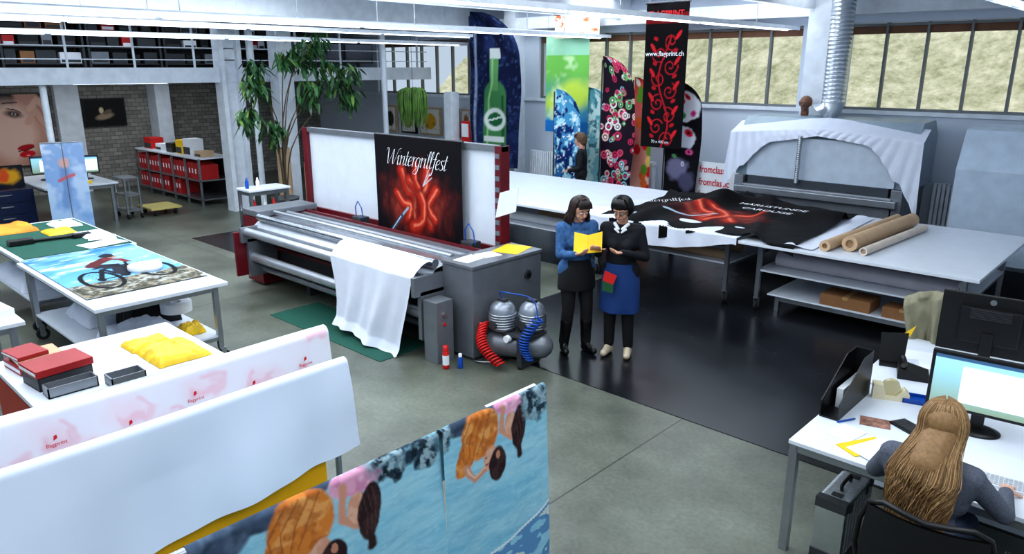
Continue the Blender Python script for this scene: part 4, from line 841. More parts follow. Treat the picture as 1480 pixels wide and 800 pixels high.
nu,nv=50,50;P=np.zeros((nv,nu,3))
for j in range(nv):
    for i in range(nu):
        u=i/(nu-1)*2-1;v=j/(nv-1)
        if v<.3: y=.24-.02;z=1.1-(.3-v)*1.4
        elif v<.5: q=(v-.3)/.2;y=.24+.14*q;z=1.1+.05*math.sin(q*math.pi)
        else: y=.38+.04*math.sin(u*9);z=1.1-(v-.5)*1.2
        fb=float(fbm(np.array(u*3+4.),np.array(v*5.),3));P[j,i]=(u*(.24+.06*math.sin(v*5)),y+.08*(fb-.5)+.02*math.sin(u*14),z-.1*u*u+.07*(fb-.5))
MB().grid(P,JK).part('jacket',t,False,label='beige jacket draped over the backrest')
# ---------- people
def hand(mb,wr,dr,nrm,s,mat,curl=.5,sc=1):
    wr=V(*wr);dr=V(*dr);dr/=np.linalg.norm(dr);nrm=V(*nrm);nrm=nrm-dr*np.dot(nrm,dr);nrm/=np.linalg.norm(nrm);sd=np.cross(dr,nrm)*s
    for k in (-1.2,-.4,.4,1.2): mb.cap(wr+sd*.010*k,.013*sc,wr+dr*.08*sc+sd*.018*k*sc,.0115*sc,mat,n=8)
    for k,l in ((-1.35,.065),(-.45,.075),(.45,.07),(1.35,.055)):
        p=wr+dr*.082*sc+sd*.018*k*sc;d=dr.copy();seg=l*sc*.42
        for q in range(3):
            a=curl*.75;d=d*math.cos(a)+nrm*math.sin(a);d/=np.linalg.norm(d);e=p+d*seg;mb.cap(p,.0085*sc,e,.0075*sc,mat,n=8);p=e;seg*=.8
    p=wr+dr*.025*sc-sd*.024*sc;d=dr*.6-sd*.7+nrm*.35;d/=np.linalg.norm(d)
    for q in range(2): e=p+d*.036*sc;mb.cap(p,.011*sc,e,.009*sc,mat,n=8);p=e;d=d*.8+dr*.4+nrm*.2;d/=np.linalg.norm(d)
def rotm(pitch,yaw,roll=0): return np.array(Euler((pitch,roll,yaw)).to_matrix())
def person(label,loc,rz,J,skin,top,bottom,shoe,hairf,skirt=None,extra=None,voxel=.0075,tops=.014,eyes=True):
    t=thing('person',label,'person',loc,rz)
    S=lambda p:V(*p)
    mb=MB();HD=S(J['head']);NK=S(J['neck']);CH=S(J['chest']);PV=S(J['pelvis']);RM=rotm(*J.get('rot',(0,0)))
    h=lambda x,y,z:HD+RM@V(x,y,z)
    def torso(mb,e,mat):
        fl=((0,1,0),.82)
        sh=[S(J['sh'][k]) for k in (0,1)];ax=(sh[1]-sh[0])/np.linalg.norm(sh[1]-sh[0])
        mb.cap(CH-ax*.075,.105+e,CH+ax*.075,.105+e,mat,16,fl)
        W=(CH*.45+PV*.55);mb.cap(W-ax*.045,.098+e,W+ax*.045,.098+e,mat,16,fl)
        mb.cap(PV-ax*.075,.112+e,PV+ax*.075,.112+e,mat,16,fl)
        mb.cap(CH,.13+e,W,.12+e,mat,16,fl);mb.cap(W,.12+e,PV,.13+e,mat,16,fl)
        C2=NK*.6+CH*.4;mb.cap(sh[0],.052+e,C2,.07+e,mat,14);mb.cap(sh[1],.052+e,C2,.07+e,mat,14);mb.cap(sh[0],.052+e,CH-ax*.08,.09+e,mat,14);mb.cap(sh[1],.052+e,CH+ax*.08,.09+e,mat,14)
        if J.get('bust'):
            for k in (-1,1): mb.cap(CH+ax*.07*k+V(0,-.07,-.02),.055+e,CH+ax*.065*k+V(0,-.085,-.03),.05+e,mat)
    torso(mb,-.004,skin)
    mb.cap(NK+(NK-HD)*.3,.055,HD+RM@V(0,.02,-.05),.048,skin,14)
    mb.cap(h(0,.02,.025),.086,h(0,-.012,.03),.082,skin,18);mb.cap(h(0,-.02,-.02),.066,h(0,-.042,-.065),.042,skin,16);mb.cap(h(-.025,-.05,-.035),.035,h(.025,-.05,-.035),.035,skin)
    mb.cap(h(0,-.085,.012),.010,h(0,-.107,-.022),.0125,skin,10);mb.cap(h(-.03,-.083,.028),.012,h(.03,-.083,.028),.012,skin,10)
    mb.cap(h(-.018,-.085,-.052),.009,h(.018,-.085,-.052),.009,skin,10);mb.cap(h(0,-.07,-.085),.02,h(0,-.066,-.082),.02,skin,10)
    for s in (-1,1): mb.cap(h(s*.082,.01,.02),.014,h(s*.08,.006,-.02),.01,skin,8)
    for k,s in ((0,-1),(1,1)):
        a,b,c=S(J['sh'][k]),S(J['el'][k]),S(J['wr'][k]);mb.cap(a,.045,b,.036,skin);mb.cap(b,.036,c,.024,skin);dr,nr=J['hd'][k];hand(mb,c,dr,nr,-s,skin,J.get('curl',(.5,.5))[k])
    for k in (0,1):
        a,b,c,f=S(J['hip'][k]),S(J['kn'][k]),S(J['an'][k]),S(J['toe'][k]);mb.cap(a,.078,b,.05,skin);mb.cap(b,.05,c,.034,skin);mb.cap(c-V(0,0,.03),.022,f,.016,skin)
    remesh(mb,'body',t,voxel,3)
    if eyes:
        EW=M('eye_white',(235,232,228),.3);EI=M('eye_dark',(40,28,22),.2);LP=M('lips',(160,70,70),.5)
        for s in (-1,1): m2=MB();m2.cap(h(s*.03,-.085,.008),.0115,h(s*.03,-.086,.008),.0115,EW,10);m2.cap(h(s*.03,-.093,.005),.0068,h(s*.03,-.094,.005),.0068,EI,8);m2.part('eye',t,False)
        m2=MB();m2.cap(h(-.018,-.092,-.052),.0055,h(.018,-.092,-.052),.0055,LP,8);m2.part('lips',t,False)
        for s in (-1,1): MB().tube([h(s*.012,-.098,.03),h(s*.03,-.1,.034),h(s*.048,-.09,.028)],.003,EI,n=5).part('eyebrow',t,False)
    mb=MB();torso(mb,tops,top);
    for k in (0,1):
        a,b,c=S(J['sh'][k]),S(J['el'][k]),S(J['wr'][k]);c=c-(c-b)*.03;mb.cap(a,.056+tops*.3,b,.047,top);mb.cap(b,.047,c,.036,top)
    remesh(mb,'sweater',t,.009,4)
    mb=MB();mb.cap(S(J['hip'][0]),.105,S(J['hip'][1]),.105,bottom,14)
    for k in (0,1):
        a,b,c=S(J['hip'][k]),S(J['kn'][k]),S(J['an'][k]);mb.cap(a,.095,b,.066,bottom,14);mb.cap(b,.066,c+V(0,0,.02),.054,bottom,14)
    remesh(mb,'trousers',t,.011,4)
    for k in (0,1):
        c,f=S(J['an'][k]),S(J['toe'][k]);mb=MB();c0=V(c[0],c[1],.04)
        mb.cap(c0+(c0-f)*.15,.042,f+V(0,0,.003),.036,shoe,14);bt=J.get('boot',0);kk=S(J['kn'][k]);tp_=c+(kk-c)*(bt/.4) if bt else V(c[0],c[1],.09);mb.cap(c0,.044,tp_,.066 if bt else .04,shoe,14);mb.cap(V(c[0],c[1],.085),.036,f+(c0-f)*.25+V(0,0,.01),.03,shoe,12);remesh(mb,'shoe',t,.009,3)
    if skirt: skirt(t)
    hairf(t,h,RM)
    if extra: extra(t,h)
    return t
SK1=M('skin_light',(216,166,142),.55);SK2=M('skin_tan',(202,152,128),.55)
def stand(): return dict(pelvis=(0,0,.90),chest=(0,0,1.2),neck=(0,.0,1.37),head=(0,-.035,1.51),sh=((-.165,.01,1.315),(.165,.01,1.315)),hip=((-.085,0,.87),(.085,0,.87)),kn=((-.09,-.02,.48),(.09,-.02,.48)),an=((-.1,.02,.09),(.1,.02,.09)),toe=((-.12,-.12,.035),(.12,-.12,.035)),bust=True)
HBR=M('dark_hair',(36,22,20),.35,var=.5,scale=40);HBK=M('black_hair',(16,14,16),.35,var=.3,scale=40);HB2=M('dark_hair_light',(62,38,32),.35,var=.4,scale=40)
def hair_long(mat):
    def f(t,h,RM):
        mb=MB();mb.cap(h(0,.035,.035),.098,h(0,.0,.05),.086,mat,16);mb.cap(h(0,.06,-.01),.085,h(0,.06,-.1),.07,mat,14);rs=random.Random(8)
        for k in range(200):
            a=rs.uniform(-2.3,2.3);x=math.sin(a);y=math.cos(a);L=rs.uniform(.14,.2);fl=1+.25*rs.random()
            pts=[h(.01*x,rs.uniform(-.05,.04),.137),h(x*.07,.012+.06*y,.115),h(x*.104,.018+.09*y,.04),h(x*.106,.02+.088*y,-.03),h(x*.108*fl,.02+.09*y,-.09),h(x*.1*fl,.02+.09*y*fl,-L)]
            mb.tube(cr(pts,3),.0065,rs.choice([mat,mat,HB2]),n=5)
        for k in range(16): x=-.06+k*.008;mb.tube(cr([h(x*.5,-.02,.135),h(x,-.075,.11),h(x*1.15,-.1,.06)],3),.006,mat,n=5)
        mb.part('hair',t,False)
    return f
def hair_short(mat):
    def f(t,h,RM):
        mb=MB();mb.cap(h(0,.035,.04),.097,h(0,-.005,.055),.088,mat,16);mb.cap(h(0,.05,-.0),.085,h(0,.055,-.04),.07,mat,14);rs=random.Random(5)
        for k in range(160):
            a=rs.uniform(-2.2,2.2);x=math.sin(a);y=math.cos(a);L=-.02-.05*max(0,y)
            mb.tube(cr([h(.02*x,rs.uniform(-.04,.03),.145),h(x*.075,.01+.07*y,.12),h(x*.106,.015+.095*y,.05),h(x*.1,.02+.09*y,L)],3),.007,mat,n=5)
        for k in range(14): x=-.06+k*.009;mb.tube(cr([h(x*.5,-.01,.142),h(x,-.08,.12),h(x*1.2+.01,-.098,.07)],3),.006,mat,n=5)
        mb.part('hair',t,False)
    return f
J=stand();J.update(head=(0,-.05,1.50),rot=(.35,.1),el=((-.2,-.04,1.06),(.21,-.05,1.06)),wr=((-.12,-.24,1.1),(.05,-.23,1.14)),hd=(((.5,-1,.3),(0.4,0,1)),((-.3,-1,.15),(0,0,1))),curl=(.5,.6),boot=.26)
J['kn']=((-.09,-.02,.48),(.1,-.05,.48));J['an']=((-.11,.03,.09),(.11,-.03,.09));J['toe']=((-.14,-.1,.038),(.14,-.17,.038))
BKC=M('black_fabric',(20,20,24),.8);BLS=M('blue_knit',(62,100,148),.85,var=.35,scale=30)
def sk1(t):
    mb=MB();mb.loft([((0,0,1.0),.135,.115),((0,0,.96),.155,.132),((0,0,.88),.19,.15),((0,0,.72),.2,.155),((0,0,.69),.196,.15)],BKC,n=40,wob=.03);mb.part('tunic',t,False)
person('woman with dark hair, blue sweater, black skirt and boots',(-4.46,5.72,0.004),math.radians(62),J,SK1,BLS,BKC,M('boot_leather',(16,15,17),.3),hair_long(HBR),skirt=sk1)
J=stand();J.update(head=(0,-.05,1.51),rot=(.3,-.15),el=((-.23,-.03,1.06),(.24,-.0,1.05)),wr=((-.17,-.24,1.16),(.06,-.26,1.14)),hd=(((.1,-1,.1),(.3,0,1)),((-.6,-.8,.1),(0,0,1))),curl=(.5,.6))
BKN=M('black_knit',(18,20,28),.85);NVY=M('blue_apron',(28,64,122),.8)
def sk2(t):
    mb=MB();mb.loft([((0,0,.98),.15,.13),((0,0,.9),.178,.15),((0,-.0,.75),.195,.155),((0,0,.5),.205,.16),((0,0,.48),.2,.156)],NVY,n=50,wob=.04);mb.part('apron',t,False)
def ex2(t,h):
    mb=MB()
    for s in (-1,1): mb.cap((s*.02,-.095,1.335),.014,(s*.065,-.05,1.375),.018,PAP);mb.cap((s*.015,-.1,1.30),.01,(s*.05,-.09,1.33),.014,PAP)
    mb.part('collar',t,False,'white shirt collar')
    mb=MB()
    for s in (-1,1):
        pts=[h(s*.03+.022*math.cos(a),-.104,.008+.015*math.sin(a)) for a in np.linspace(0,6.28,13)];mb.tube(pts,.002,BLK,n=5);mb.tube([h(s*.052,-.1,.012),h(s*.083,-.01,.015)],.002,BLK,n=5)
    mb.part('glasses',t,False)
person('woman in black sweater and blue apron holding a yellow folder',(-4.08,5.95,0.004),math.radians(22),J,SK2,BKN,BKC,M('beige_shoe',(206,190,166),.5),hair_short(HBK),skirt=sk2,extra=ex2)
t=thing('document_folder','open yellow folder held by two women','folder',(-4.22,5.58,1.20),math.radians(35))
for s in (-1,1): MB().poly([(0,-.085),(.135*s,-.10),(.135*s,.11),(0,.10)][::s],.005,YEL,(0,0,0),(1,.25*s,.12*s+.05),(0,.5,.85)).part('cover',t,False)
t=thing('color_sample_card','red and green sample cards held against a blue apron','card',(-4.06,5.72,.8),math.radians(22));MB().poly([(-.06,0),(.05,-.03),(.08,.06),(-.04,.1)],.006,RED,(0,0,.04),(1,0,0),(0,.1,1)).part('card',t,False,'red card');MB().poly([(-.06,-.08),(.05,-.1),(.05,.0),(-.06,.03)],.006,M('card_green',(24,80,44),.6),(0,.0,.02),(1,0,0),(0,.1,1)).part('card',t,False,'green card')
J=stand();J.update(bust=False,head=(0,-.03,1.53),rot=(.1,0),el=((-.22,.02,1.05),(.22,.0,1.04)),wr=((-.2,-.18,.98),(.2,-.2,.98)),hd=(((0,-1,-.1),(0,0,-1)),((0,-1,-.1),(0,0,-1))),curl=(.3,.3))
HLB=M('brown_hair',(96,70,48),.5,var=.3,scale=40)
person('man with short brown hair in a black sweater standing',(-8.62,11.12,0.004),math.radians(-60),J,SK2,BKN,M('dark_trousers',(40,42,52),.8),M('dark_shoe',(20,20,22),.5),hair_short(HLB),voxel=.012,eyes=False)
J=dict(pelvis=(0,0.02,.56),chest=(0,-.02,.86),neck=(0,-.05,1.04),head=(0,-.11,1.17),rot=(.15,.25),sh=((-.175,-.03,.98),(.175,-.03,.98)),el=((-.31,-.14,.80),(.29,-.17,.79)),wr=((-.26,-.42,.775),(.14,-.42,.775)),hd=(((.1,-1,-.08),(0,0,-1)),((-.2,-1,-.08),(0,0,-1))),curl=(.25,.25),
 hip=((-.09,.0,.54),(.09,.0,.54)),kn=((-.11,-.44,.52),(.12,-.44,.52)),an=((-.11,-.42,.1),(.12,-.46,.1)),toe=((-.12,-.58,.038),(.13,-.6,.038)),bust=False)
HBL=M('blonde_hair',(146,112,74),.5,var=.2,scale=60)
BL2=M('blonde_hair_light',(178,144,102),.5,var=.2,scale=60);BL3=M('blonde_hair_dark',(122,92,60),.5,var=.2,scale=60)  # lighter and darker blonde tones, picked at random per strand
def hair_blond(t,h,RM):
    mb=MB();mb.cap(h(0,.03,.03),.094,h(0,.0,.045),.085,HBL,18);mb.cap(h(0,.05,-.02),.08,(0,.08,1.02),.085,HBL,16,((0,1,0),.7));mb.cap((0,.08,1.02),.09,(0,.105,.86),.07,HBL,16,((0,1,0),.4))
    rs=random.Random(2)
    for k in range(1700):
        a=rs.uniform(-2.0,2.0);x=math.sin(a);y=math.cos(a);ph=a*3.0+rs.gauss(0,.8);L=rs.uniform(.12,.40)*(1-.3*abs(x));jr=rs.uniform(.95,1.06)
        pts=[h(.006*(1 if x>0 else -1),rs.uniform(-.07,.05),.134),h(x*.06*jr,.012+.06*y*jr,.120),h(x*.1*jr,.016+.088*y*jr,.05),h(x*.104*jr,.022+.09*y*jr,-.03)]
        q=pts[-1];yy=.11+.04*y*rs.uniform(.3,1.2)
        if y<-.2: yy=.06+.02*rs.random()
        b=V(x*.125*jr,yy,1.02);pts.append(q*.45+b*.55+V(.01*math.sin(ph),0,0));am=rs.uniform(.006,.018)
        for m in range(5):
            z=1.0-L*(m+.3)/4.0;pts.append(V(x*(.145-.009*m)*jr+am*math.sin(ph+m*1.5),yy+am*math.cos(ph+m*1.4)+.008*m,z))
        c=cr(pts,3);n=len(c);mb.tube(c,[.0015]+[.0023]*(n-4)+[.002,.0014,.0006],rs.choice([HBL,BL2,BL3,BL2,HBL]),n=3,caps=False)
    mb.part('hair',t,False,'long wavy blonde hair')
GKN=M('grey_knit',(92,97,110),.9,var=.2,scale=80,bump=.3,bs=200)
person('seated woman with long wavy blonde hair and grey sweater',(-.71,3.72,0),math.radians(178),J,SK1,GKN,M('jeans',(40,52,76),.8),M('dark_shoe'),hair_blond,voxel=.007,eyes=True)
t=thing('office_chair','black mesh office chair carrying the seated woman','chair',(-.63,3.62,0),math.radians(-176));chair(t,.54,.36)
# ---------- plants
t=thing('potted_ficus','tall potted ficus tree with long drooping green leaves','potted plant',(-12.95,7.4,0))
MB().lathe([(0,0),(.2,0),(.26,.4),(.27,.42),(.24,.42),(.22,.38),(0,.38)],M('pot_grey',(90,92,96),.6),(-12.95,7.4,.004),28).part('pot',t)
BRKm=M('bark',(84,72,58),.9);LF=M('leaf_green',(44,84,44),.4,var=.5,scale=3);LF2=M('leaf_yellow_green',(96,128,58),.4,var=.3);mb=MB();ml=MB();rs=random.Random(12)
cl=[(8.1,3.1,.42),(8.6,2.7,.40),(7.6,3.05,.25),(6.85,2.5,.30),(6.75,2.0,.24),(8.0,2.4,.30),(7.2,1.75,.24),(8.95,2.3,.28),(8.35,3.4,.25),(7.1,2.85,.2),(9.05,2.75,.25)]
for (y,z,r) in cl:
    x=-12.95+rs.uniform(-.2,.2);bx,by=rs.uniform(-.05,.05),rs.uniform(-.04,.04);mb.tube(cr([(-12.95+bx,7.4+by,.38),(-12.95+bx*2,7.4+.12*(y-7.4)+by,.38+.5*(z-.38)),(x,7.4+.5*(y-7.4),.38+.85*(z-.38)),(x,y,z)],3),[.015]*4+[.011]*3+[.007]*3,BRKm,n=6)
    for k in range(int(240*r)):
        while True:
            q=V(rs.uniform(-1,1),rs.uniform(-1,1),rs.uniform(-1,1))
            if np.linalg.norm(q)<1: break
        c=V(x,y,z)+q*r*V(.7,1,.85);a=rs.uniform(0,6.28);L=rs.uniform(.16,.3);d=V(math.cos(a),math.sin(a),-rs.uniform(.3,1.8));d/=np.linalg.norm(d);sd=np.cross(d,V(0,0,1));sd/=np.linalg.norm(sd);w=L*.13
        nn=V(0,0,-.03)
        ml.add([c,c+d*L*.35+sd*w,c+d*L*.35-sd*w,c+d*L*.7+sd*w*.8+nn,c+d*L*.7-sd*w*.8+nn,c+d*L+nn*2],[(0,1,2),(1,3,4,2),(3,5,4)],LF if rs.random()<.85 else LF2)
mb.part('trunk',t);ml.part('foliage',t)
t=thing('hanging_plant','trailing green plant hanging in front of the wall','hanging plant',(-13.6,11.2,1.9))
ml=MB();SPL=M('spider_leaf',(120,160,80),.5,var=.4)
for k in range(220):
    a=rs.uniform(0,6.28);r=rs.uniform(.15,.32);x,y=-13.6+r*math.cos(a),11.2+r*math.sin(a);L=rs.uniform(.3,.85);ml.tube(cr([(-13.6+.1*math.cos(a),11.2+.1*math.sin(a),2.36),(x,y,2.42-.3*r),(x+.04*math.cos(a),y+.04*math.sin(a),2.3-L*.5),(x+rs.uniform(-.05,.05),y,2.3-L)],3),[.01]*8+[.007,.003],SPL,n=4,caps=False)
ml.part('foliage',t);MB().lathe([(0,2.15),(.12,2.15),(.15,2.35),(.13,2.35),(0,2.3)],WHT,(-13.6,11.2,0)).part('pot',t);MB().cyl((-13.6,11.2,2.3),(-13.6,11.2,CZ),.005,DGY,n=5).part('cord',t)
# ---------- left zone
def p_face(p):
    w,h=p.w,p.h;X=lambda px:w*(.39+.61*px/85);Y=lambda py:h*(1-(py-142)/93)
    p.C[:]=lin((196,148,130));p.warp(.03,4,2)
    p.ell(X(-25),Y(150),.5,.5,(34,24,26),.3,.2);p.ell(X(10),Y(190),.46,.66,(222,184,168),.1,.4);p.ell(X(45),Y(232),.3,.2,(186,136,120),0,.9)
    p.ell(X(88),Y(228),.2,.36,(26,20,24),.3,.3);p.line([(X(40),Y(178)),(X(55),Y(163)),(X(76),Y(195))],.15,(210,164,146),.5);p.line([(X(46),Y(160)),(X(66),Y(148)),(X(88),Y(178))],.13,(220,178,160),.5);p.line([(X(53),Y(170)),(X(74),Y(196))],.012,(150,98,86),.9);p.line([(X(60),Y(154)),(X(82),Y(184))],.012,(150,98,86),.9)
    p.ell(X(84),Y(140),.2,.12,(30,24,26),.3,.3)
    p.ell(X(16),Y(167),.15,.07,(84,56,52),-.2,.9);p.ell(X(16),Y(167),.045,.03,(200,196,196),-.2,.4);p.ell(X(16),Y(167),.024,.028,(30,24,24));p.line([(X(4),Y(160)),(X(16),Y(161)),(X(29),Y(165))],.022,(24,16,18));p.line([(X(0),Y(153)),(X(26),Y(152))],.028,(70,48,44),1)
    p.warp(0,1);p.ell(X(29),Y(211),.17,.06,(176,20,34),.18);p.ell(X(30),Y(220),.16,.075,(204,26,40),.1);p.line([(X(15),Y(216)),(X(30),Y(215)),(X(45),Y(211))],.018,(60,6,14));p.ell(X(31),Y(222),.04,.014,(240,150,150),0,.6)
t=thing('wall_picture','large portrait picture of a face with bright red lips','picture',(-19.35,4.6,.7))
p=Pt(1.5,1.55,.014);p_face(p);mb=MB();p.flat(mb,PRG,(-19.42,3.9,.72),(0,1,0),(0,0,1));mb.part('print',t);MB().box(-19.5,-19.44,3.88,5.42,.7,2.29,BLK).part('frame',t)
t=thing('wall_picture','small dark framed picture on the block wall','picture',(-19.4,6.55,1.5))
p=Pt(.87,.58,.015,(24,22,24));p.ell(.42,.2,.2,.07,(160,140,120),.2,.5);p.ell(.36,.34,.05,.07,(220,200,170),0,.4);p.ell(.5,.3,.1,.05,(120,100,84),.4,.5);mb=MB();p.flat(mb,PRG,(-19.44,6.12,1.52),(0,1,0),(0,0,1));mb.part('print',t);MB().box(-19.5,-19.45,6.08,7.03,1.48,2.14,BLK).part('frame',t)
MB().box(-19.5,-19.3,5.5,6.0,0,2.66,WHT).struct('trim_17')
MB().box(-19.5,-19.0,7.6,7.95,0,2.66,WHT).struct('trim_18')
t=thing('storage_shelf','low steel shelf unit filled with red binders','shelf',(-17,7.2,0))
for x in np.linspace(-18.7,-15.4,6):
    for y in (6.87,7.58): MB().box(x-.02,x+.02,y-.02,y+.02,0,1.0,STL).part('post',t)
for z in (.12,.52,.98): MB().box(-18.72,-15.38,6.85,7.6,z,z+.03,STL if z<.9 else WPL).part('shelf',t)
MB().box(-18.7,-15.4,7.55,7.57,.15,.98,DGY).part('back_panel',t)
for r_,z in enumerate((.15,.55)):
    for k in range(22):
        x=-18.66+k*.147
        if R.random()<.08 or (r_==0 and k>14): continue
        mb=MB();hh=.31+R.random()*.05;mb.box(x,x+.135,6.9,7.3,z,z+hh,RDB,.004);mb.box(x+.04,x+.09,6.897,6.9,z+.12,z+.22,PAP);mb.solo('ring_binder','red ring binder standing on the steel shelf','binder',group='red binders on the shelf')
for (x,w,h,m,l) in ((-18.3,.4,.25,RED,'red box'),(-17.7,.3,.15,PAP,'white box'),(-17.1,.35,.2,BLK,'black device'),(-16.6,.3,.3,YEL,'yellow and white box'),(-16.2,.35,.35,PAP,'white box'),(-15.7,.3,.12,KRF,'brown box')):
    mb=MB();mb.box(x-w/2,x+w/2,7.0,7.3,1.01,1.01+h,m,.01);mb.box(x-w/2+.02,x+w/2-.02,6.995,7.0,1.03,1.01+h*.5,DGY);mb.solo('storage_box',l+' standing on the steel shelf','box')
t=table('office_table','white office table under the gallery',-17.2,-15.1,3.9,5.15,.75,[-17.1,-15.2],[4.0,5.05],cast=False,shelf=())
for (x,y,lab) in ((-16.3,4.3,'white flat monitor on the office table'),(-15.9,4.85,'grey flat monitor on the office table')): monitor(x,y,.75,.5,.34,math.radians(70),lab,scr)
for k,(x,y,m,l) in enumerate(((-15.5,4.2,PAP,'white paper stack'),(-15.4,4.6,YEL,'yellow paper stack'),(-16.8,4.9,PAP,'white paper stack'))): sheet('paper_stack',l+' on the office table',x,y,.75,.3,.25,.2*k,m,th=.05)
t=thing('drawer_cabinet','dark blue steel drawer cabinet under the gallery','cabinet',(-15.9,3.5,0));NB=M('navy_steel',(24,38,74),.35)
MB().box(-16.2,-15.6,2.9,3.85,.05,.72,NB,.01).part('body',t)
for z in (.08,.29,.5): d_=MB().box(-15.6,-15.58,2.95,3.8,z,z+.19,NB,.004).part('drawer',t);h_d=MB().box(-15.58,-15.56,3.3,3.5,z+.13,z+.15,CHR).part('handle',d_,False);h_d.data.transform(MW(t).inverted())
MB().box(-16.15,-15.65,2.95,3.8,0,.05,DGY).part('plinth',t)
t=thing('framed_print','colourful framed print leaning on the blue cabinet','picture',(-16,3.6,.72));p=Pt(.5,.36,.02,(30,34,50));p.warp(.06,6,1);p.ell(.25,.18,.2,.12,(230,170,40),0,.5);p.ell(.2,.2,.08,.1,(230,90,40),0,.5);mb=MB();p.flat(mb,PRG,(-15.98,3.3,.74),(0,1,0),(0,0,1));mb.part('print',t);MB().box(-16.03,-15.99,3.27,3.83,.72,1.12,BLK).part('frame',t)
t=thing('roll_up_banner','pale blue printed roll-up banner standing by the gallery column','banner',(-14.1,4.1,0));p=Pt(.62,1.55,.015);p.grad((150,180,215),(205,220,240));p.noise(4,(110,150,205),.5,.2,3,.7);p.warp(.03,8,2);p.line([(.25,.5),(.3,.8),(.28,1.1)],.12,(120,150,196),.8);p.ell(.3,1.2,.07,.09,(214,170,160),0,.5);p.line([(.2,.9),(.42,1.0)],.05,(200,110,120),.6);mb=MB();p.flat(mb,PRN,(-14.25,3.72,.08),(.25,.97,0),(0,0,1));mb.part('banner_fabric',t);MB().box(-14.3,-14.1,3.7,4.35,0,.08,ALU,.01).part('base',t);MB().cyl((-14.24,3.72,1.63),(-14.1,4.33,1.63),.012,STL).cyl((-14.17,4.02,.05),(-14.17,4.02,1.63),.008,STL).part('pole',t)
t=thing('dolly_cart','small yellow platform dolly on the concrete floor','cart',(-15.3,5.95,0));MB().box(-15.7,-15.0,5.65,6.25,.12,.16,M('dolly_wood',(196,180,110),.6),.01).part('platform',t)
for x in (-15.6,-15.1):
    for y in (5.75,6.15): MB().cyl((x,y-.02,.06),(x,y+.02,.06),.06,RUB).box(x-.02,x+.02,y-.03,y+.03,.06,.12,STL).part('caster',t)
t=thing('tool_trolley','steel tool trolley with boxes under the gallery','trolley',(-15.3,5.38,0))
for x in (-15.6,-15.1):
    for y in (5.25,5.5): MB().box(x-.015,x+.015,y-.015,y+.015,.1,.8,STL).part('post',t);MB().cyl((x,y-.015,.05),(x,y+.015,.05),.05,RUB).part('caster',t)
for z in (.15,.45,.78): MB().box(-15.62,-15.08,5.23,5.52,z,z+.02,STL).part('shelf',t)
table('small_table','white two tier side table beside the column',-12.45,-11.95,6.15,6.95,.8,[-12.4,-12.0],[6.2,6.9],shelf=(.4,))
for k,(x,y,m,l) in enumerate(((-12.1,6.3,RED,'red bottle'),(-12.1,6.5,PAP,'white bottle'),(-12.05,6.65,RED,'red bottle'),(-12.1,6.4,PAP,'white bottle'),(-12.2,6.25,BLU,'blue bottle'))):
    MB().lathe([(0,0),(.03,0),(.032,.02),(.032,.12),(.015,.16),(.015,.19),(0,.19)],m,(x,y,.42 if k<3 else .8)).solo('bottle',l+' on the side table','bottle',group='bottles on the side table')
MB().cyl((-13.5,7.75,.0),(-13.5,7.75,1.3),.13,KRF).cyl((-13.5,7.75,1.3),(-13.5,7.75,1.305),.1,DGY).solo('cardboard_tube','tall brown cardboard tube standing by the column','tube')
MB().cyl((-13.2,8.1,.0),(-13.2,8.1,1.0),.08,KRF).cyl((-13.2,8.1,1.0),(-13.2,8.1,1.005),.06,DGY).solo('cardboard_tube','short brown cardboard tube standing by the column','tube')
t=table('side_table','long table against the posts behind the printer',-13.4,-10.6,8.8,9.5,.8,[-13.3,-10.7],[8.9,9.4],cast=False,shelf=(.4,))
for k in range(8):
    x=-13.2+k*.31;h=.12+.2*R.random();m=R.choice([RED,PAP,BLU,YEL,GRY,DGY,PAP]);mb=MB();mb.box(x,x+.2,9.0,9.25,.8,.8+h,m,.01);mb.box(x+.02,x+.18,8.998,9.0,.82,.8+h*.6,PAP if m is not PAP else DGY);mb.solo('supply_box','small supply box standing on the long side table','box',group='supply boxes')
MB().box(-12.75,-12.45,11.9,12.3,.9,1.65,RED,.01).box(-12.72,-12.5,11.89,11.9,1.3,1.6,PAP).box(-12.7,-12.5,12.0,12.2,0,.9,GRY).solo('red_cabinet','red cabinet on a grey stand beside the flags','cabinet')
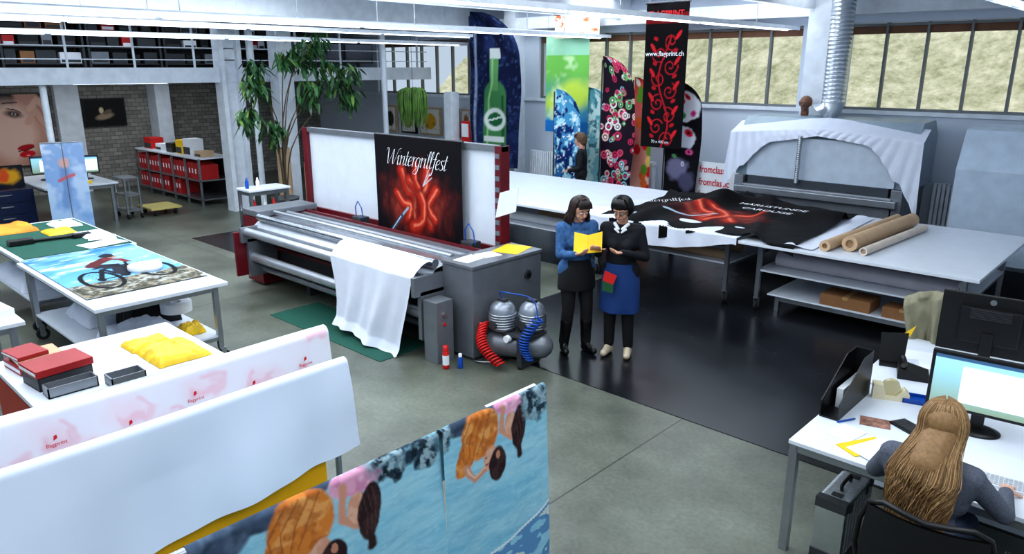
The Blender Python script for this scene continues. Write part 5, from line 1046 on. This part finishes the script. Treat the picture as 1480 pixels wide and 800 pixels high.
for k,(x,w,c) in enumerate(((-16.3,.5,(60,60,64)),(-15.6,.6,(150,120,90)),(-14.85,.8,(230,180,50)),(-13.9,.5,(190,190,180)),(-13.3,.35,(170,110,70)))):
    t=thing('wall_picture','framed picture on the wall below the windows','picture',(x+w/2,12.44,1.2),group='pictures below the windows')
    p=Pt(w-.08,.6,.03,(235,232,225));p.ell((w-.08)/2,.3,w*.3,.2,c);p.noise(8,(90,80,70),.65,.1,k,.6);mb=MB();p.flat(mb,PRG,(x+.04,12.425,1.24));mb.part('print',t);MB().box(x,x+w,12.43,12.48,1.2,1.88,BLK if k%2 else KRF).part('frame',t)
for u,y0 in enumerate(np.arange(-.5,9,1.5)):
    t=thing('storage_shelf','dark steel storage shelf standing on the gallery','shelf',(-17,y0+.7,2.82),group='gallery shelves')
    for y in (y0,y0+1.4):
        for x in (-17.2,-16.7): MB().box(x-.02,x+.02,y-.02,y+.02,2.82,3.85,DGY).part('post',t)
    MB().box(-17.25,-17.22,y0,y0+1.4,2.82,3.85,BLK).part('back_panel',t)
    for z in (2.9,3.22,3.54): MB().box(-17.2,-16.7,y0,y0+1.4,z,z+.02,DGY).part('shelf',t)
    for z in (2.92,3.24,3.56):
        y=y0+.05
        while y<y0+1.2:
            w=R.uniform(.15,.4);h=R.uniform(.16,.28);m=R.choice([BLK,DGY,CRD,PAP,RDB,GRY,BLK,DGY,BLK,NB,BLK]);
            if y+w<y0+1.38: mb=MB();mb.box(-17.1,-16.75,y,y+w,z,z+h,m,.005);mb.box(-16.75,-16.748,y+.02,y+w-.02,z+.02,z+h*.4,PAP if m in (RDB,NB) else DGY);mb.solo('storage_box','storage box standing on the gallery shelf','box',group='boxes on gallery shelves')
            y+=w+R.uniform(.02,.1)
for k,y in enumerate((9.4,10.3,11.2)): monitor(-15.6,y,2.82,.7,.45,math.radians(75),'dark monitor standing on the gallery floor',lambda p:p.grad((20,24,30),(40,46,60)))
# ---------- camera
cam=bpy.data.cameras.new('cam');cam.lens=1070*36/1480;cam.clip_start=.05
co=bpy.data.objects.new('cam',cam);co.location=(0,0,2.85);co.rotation_euler=(math.radians(90-15.82),0,math.radians(43.1));SC.objects.link(co)
bpy.context.scene.camera=co
vs=bpy.context.scene.view_settings;vs.view_transform='Standard';vs.exposure=-.3
try: vs.look='Medium High Contrast'
except Exception: pass
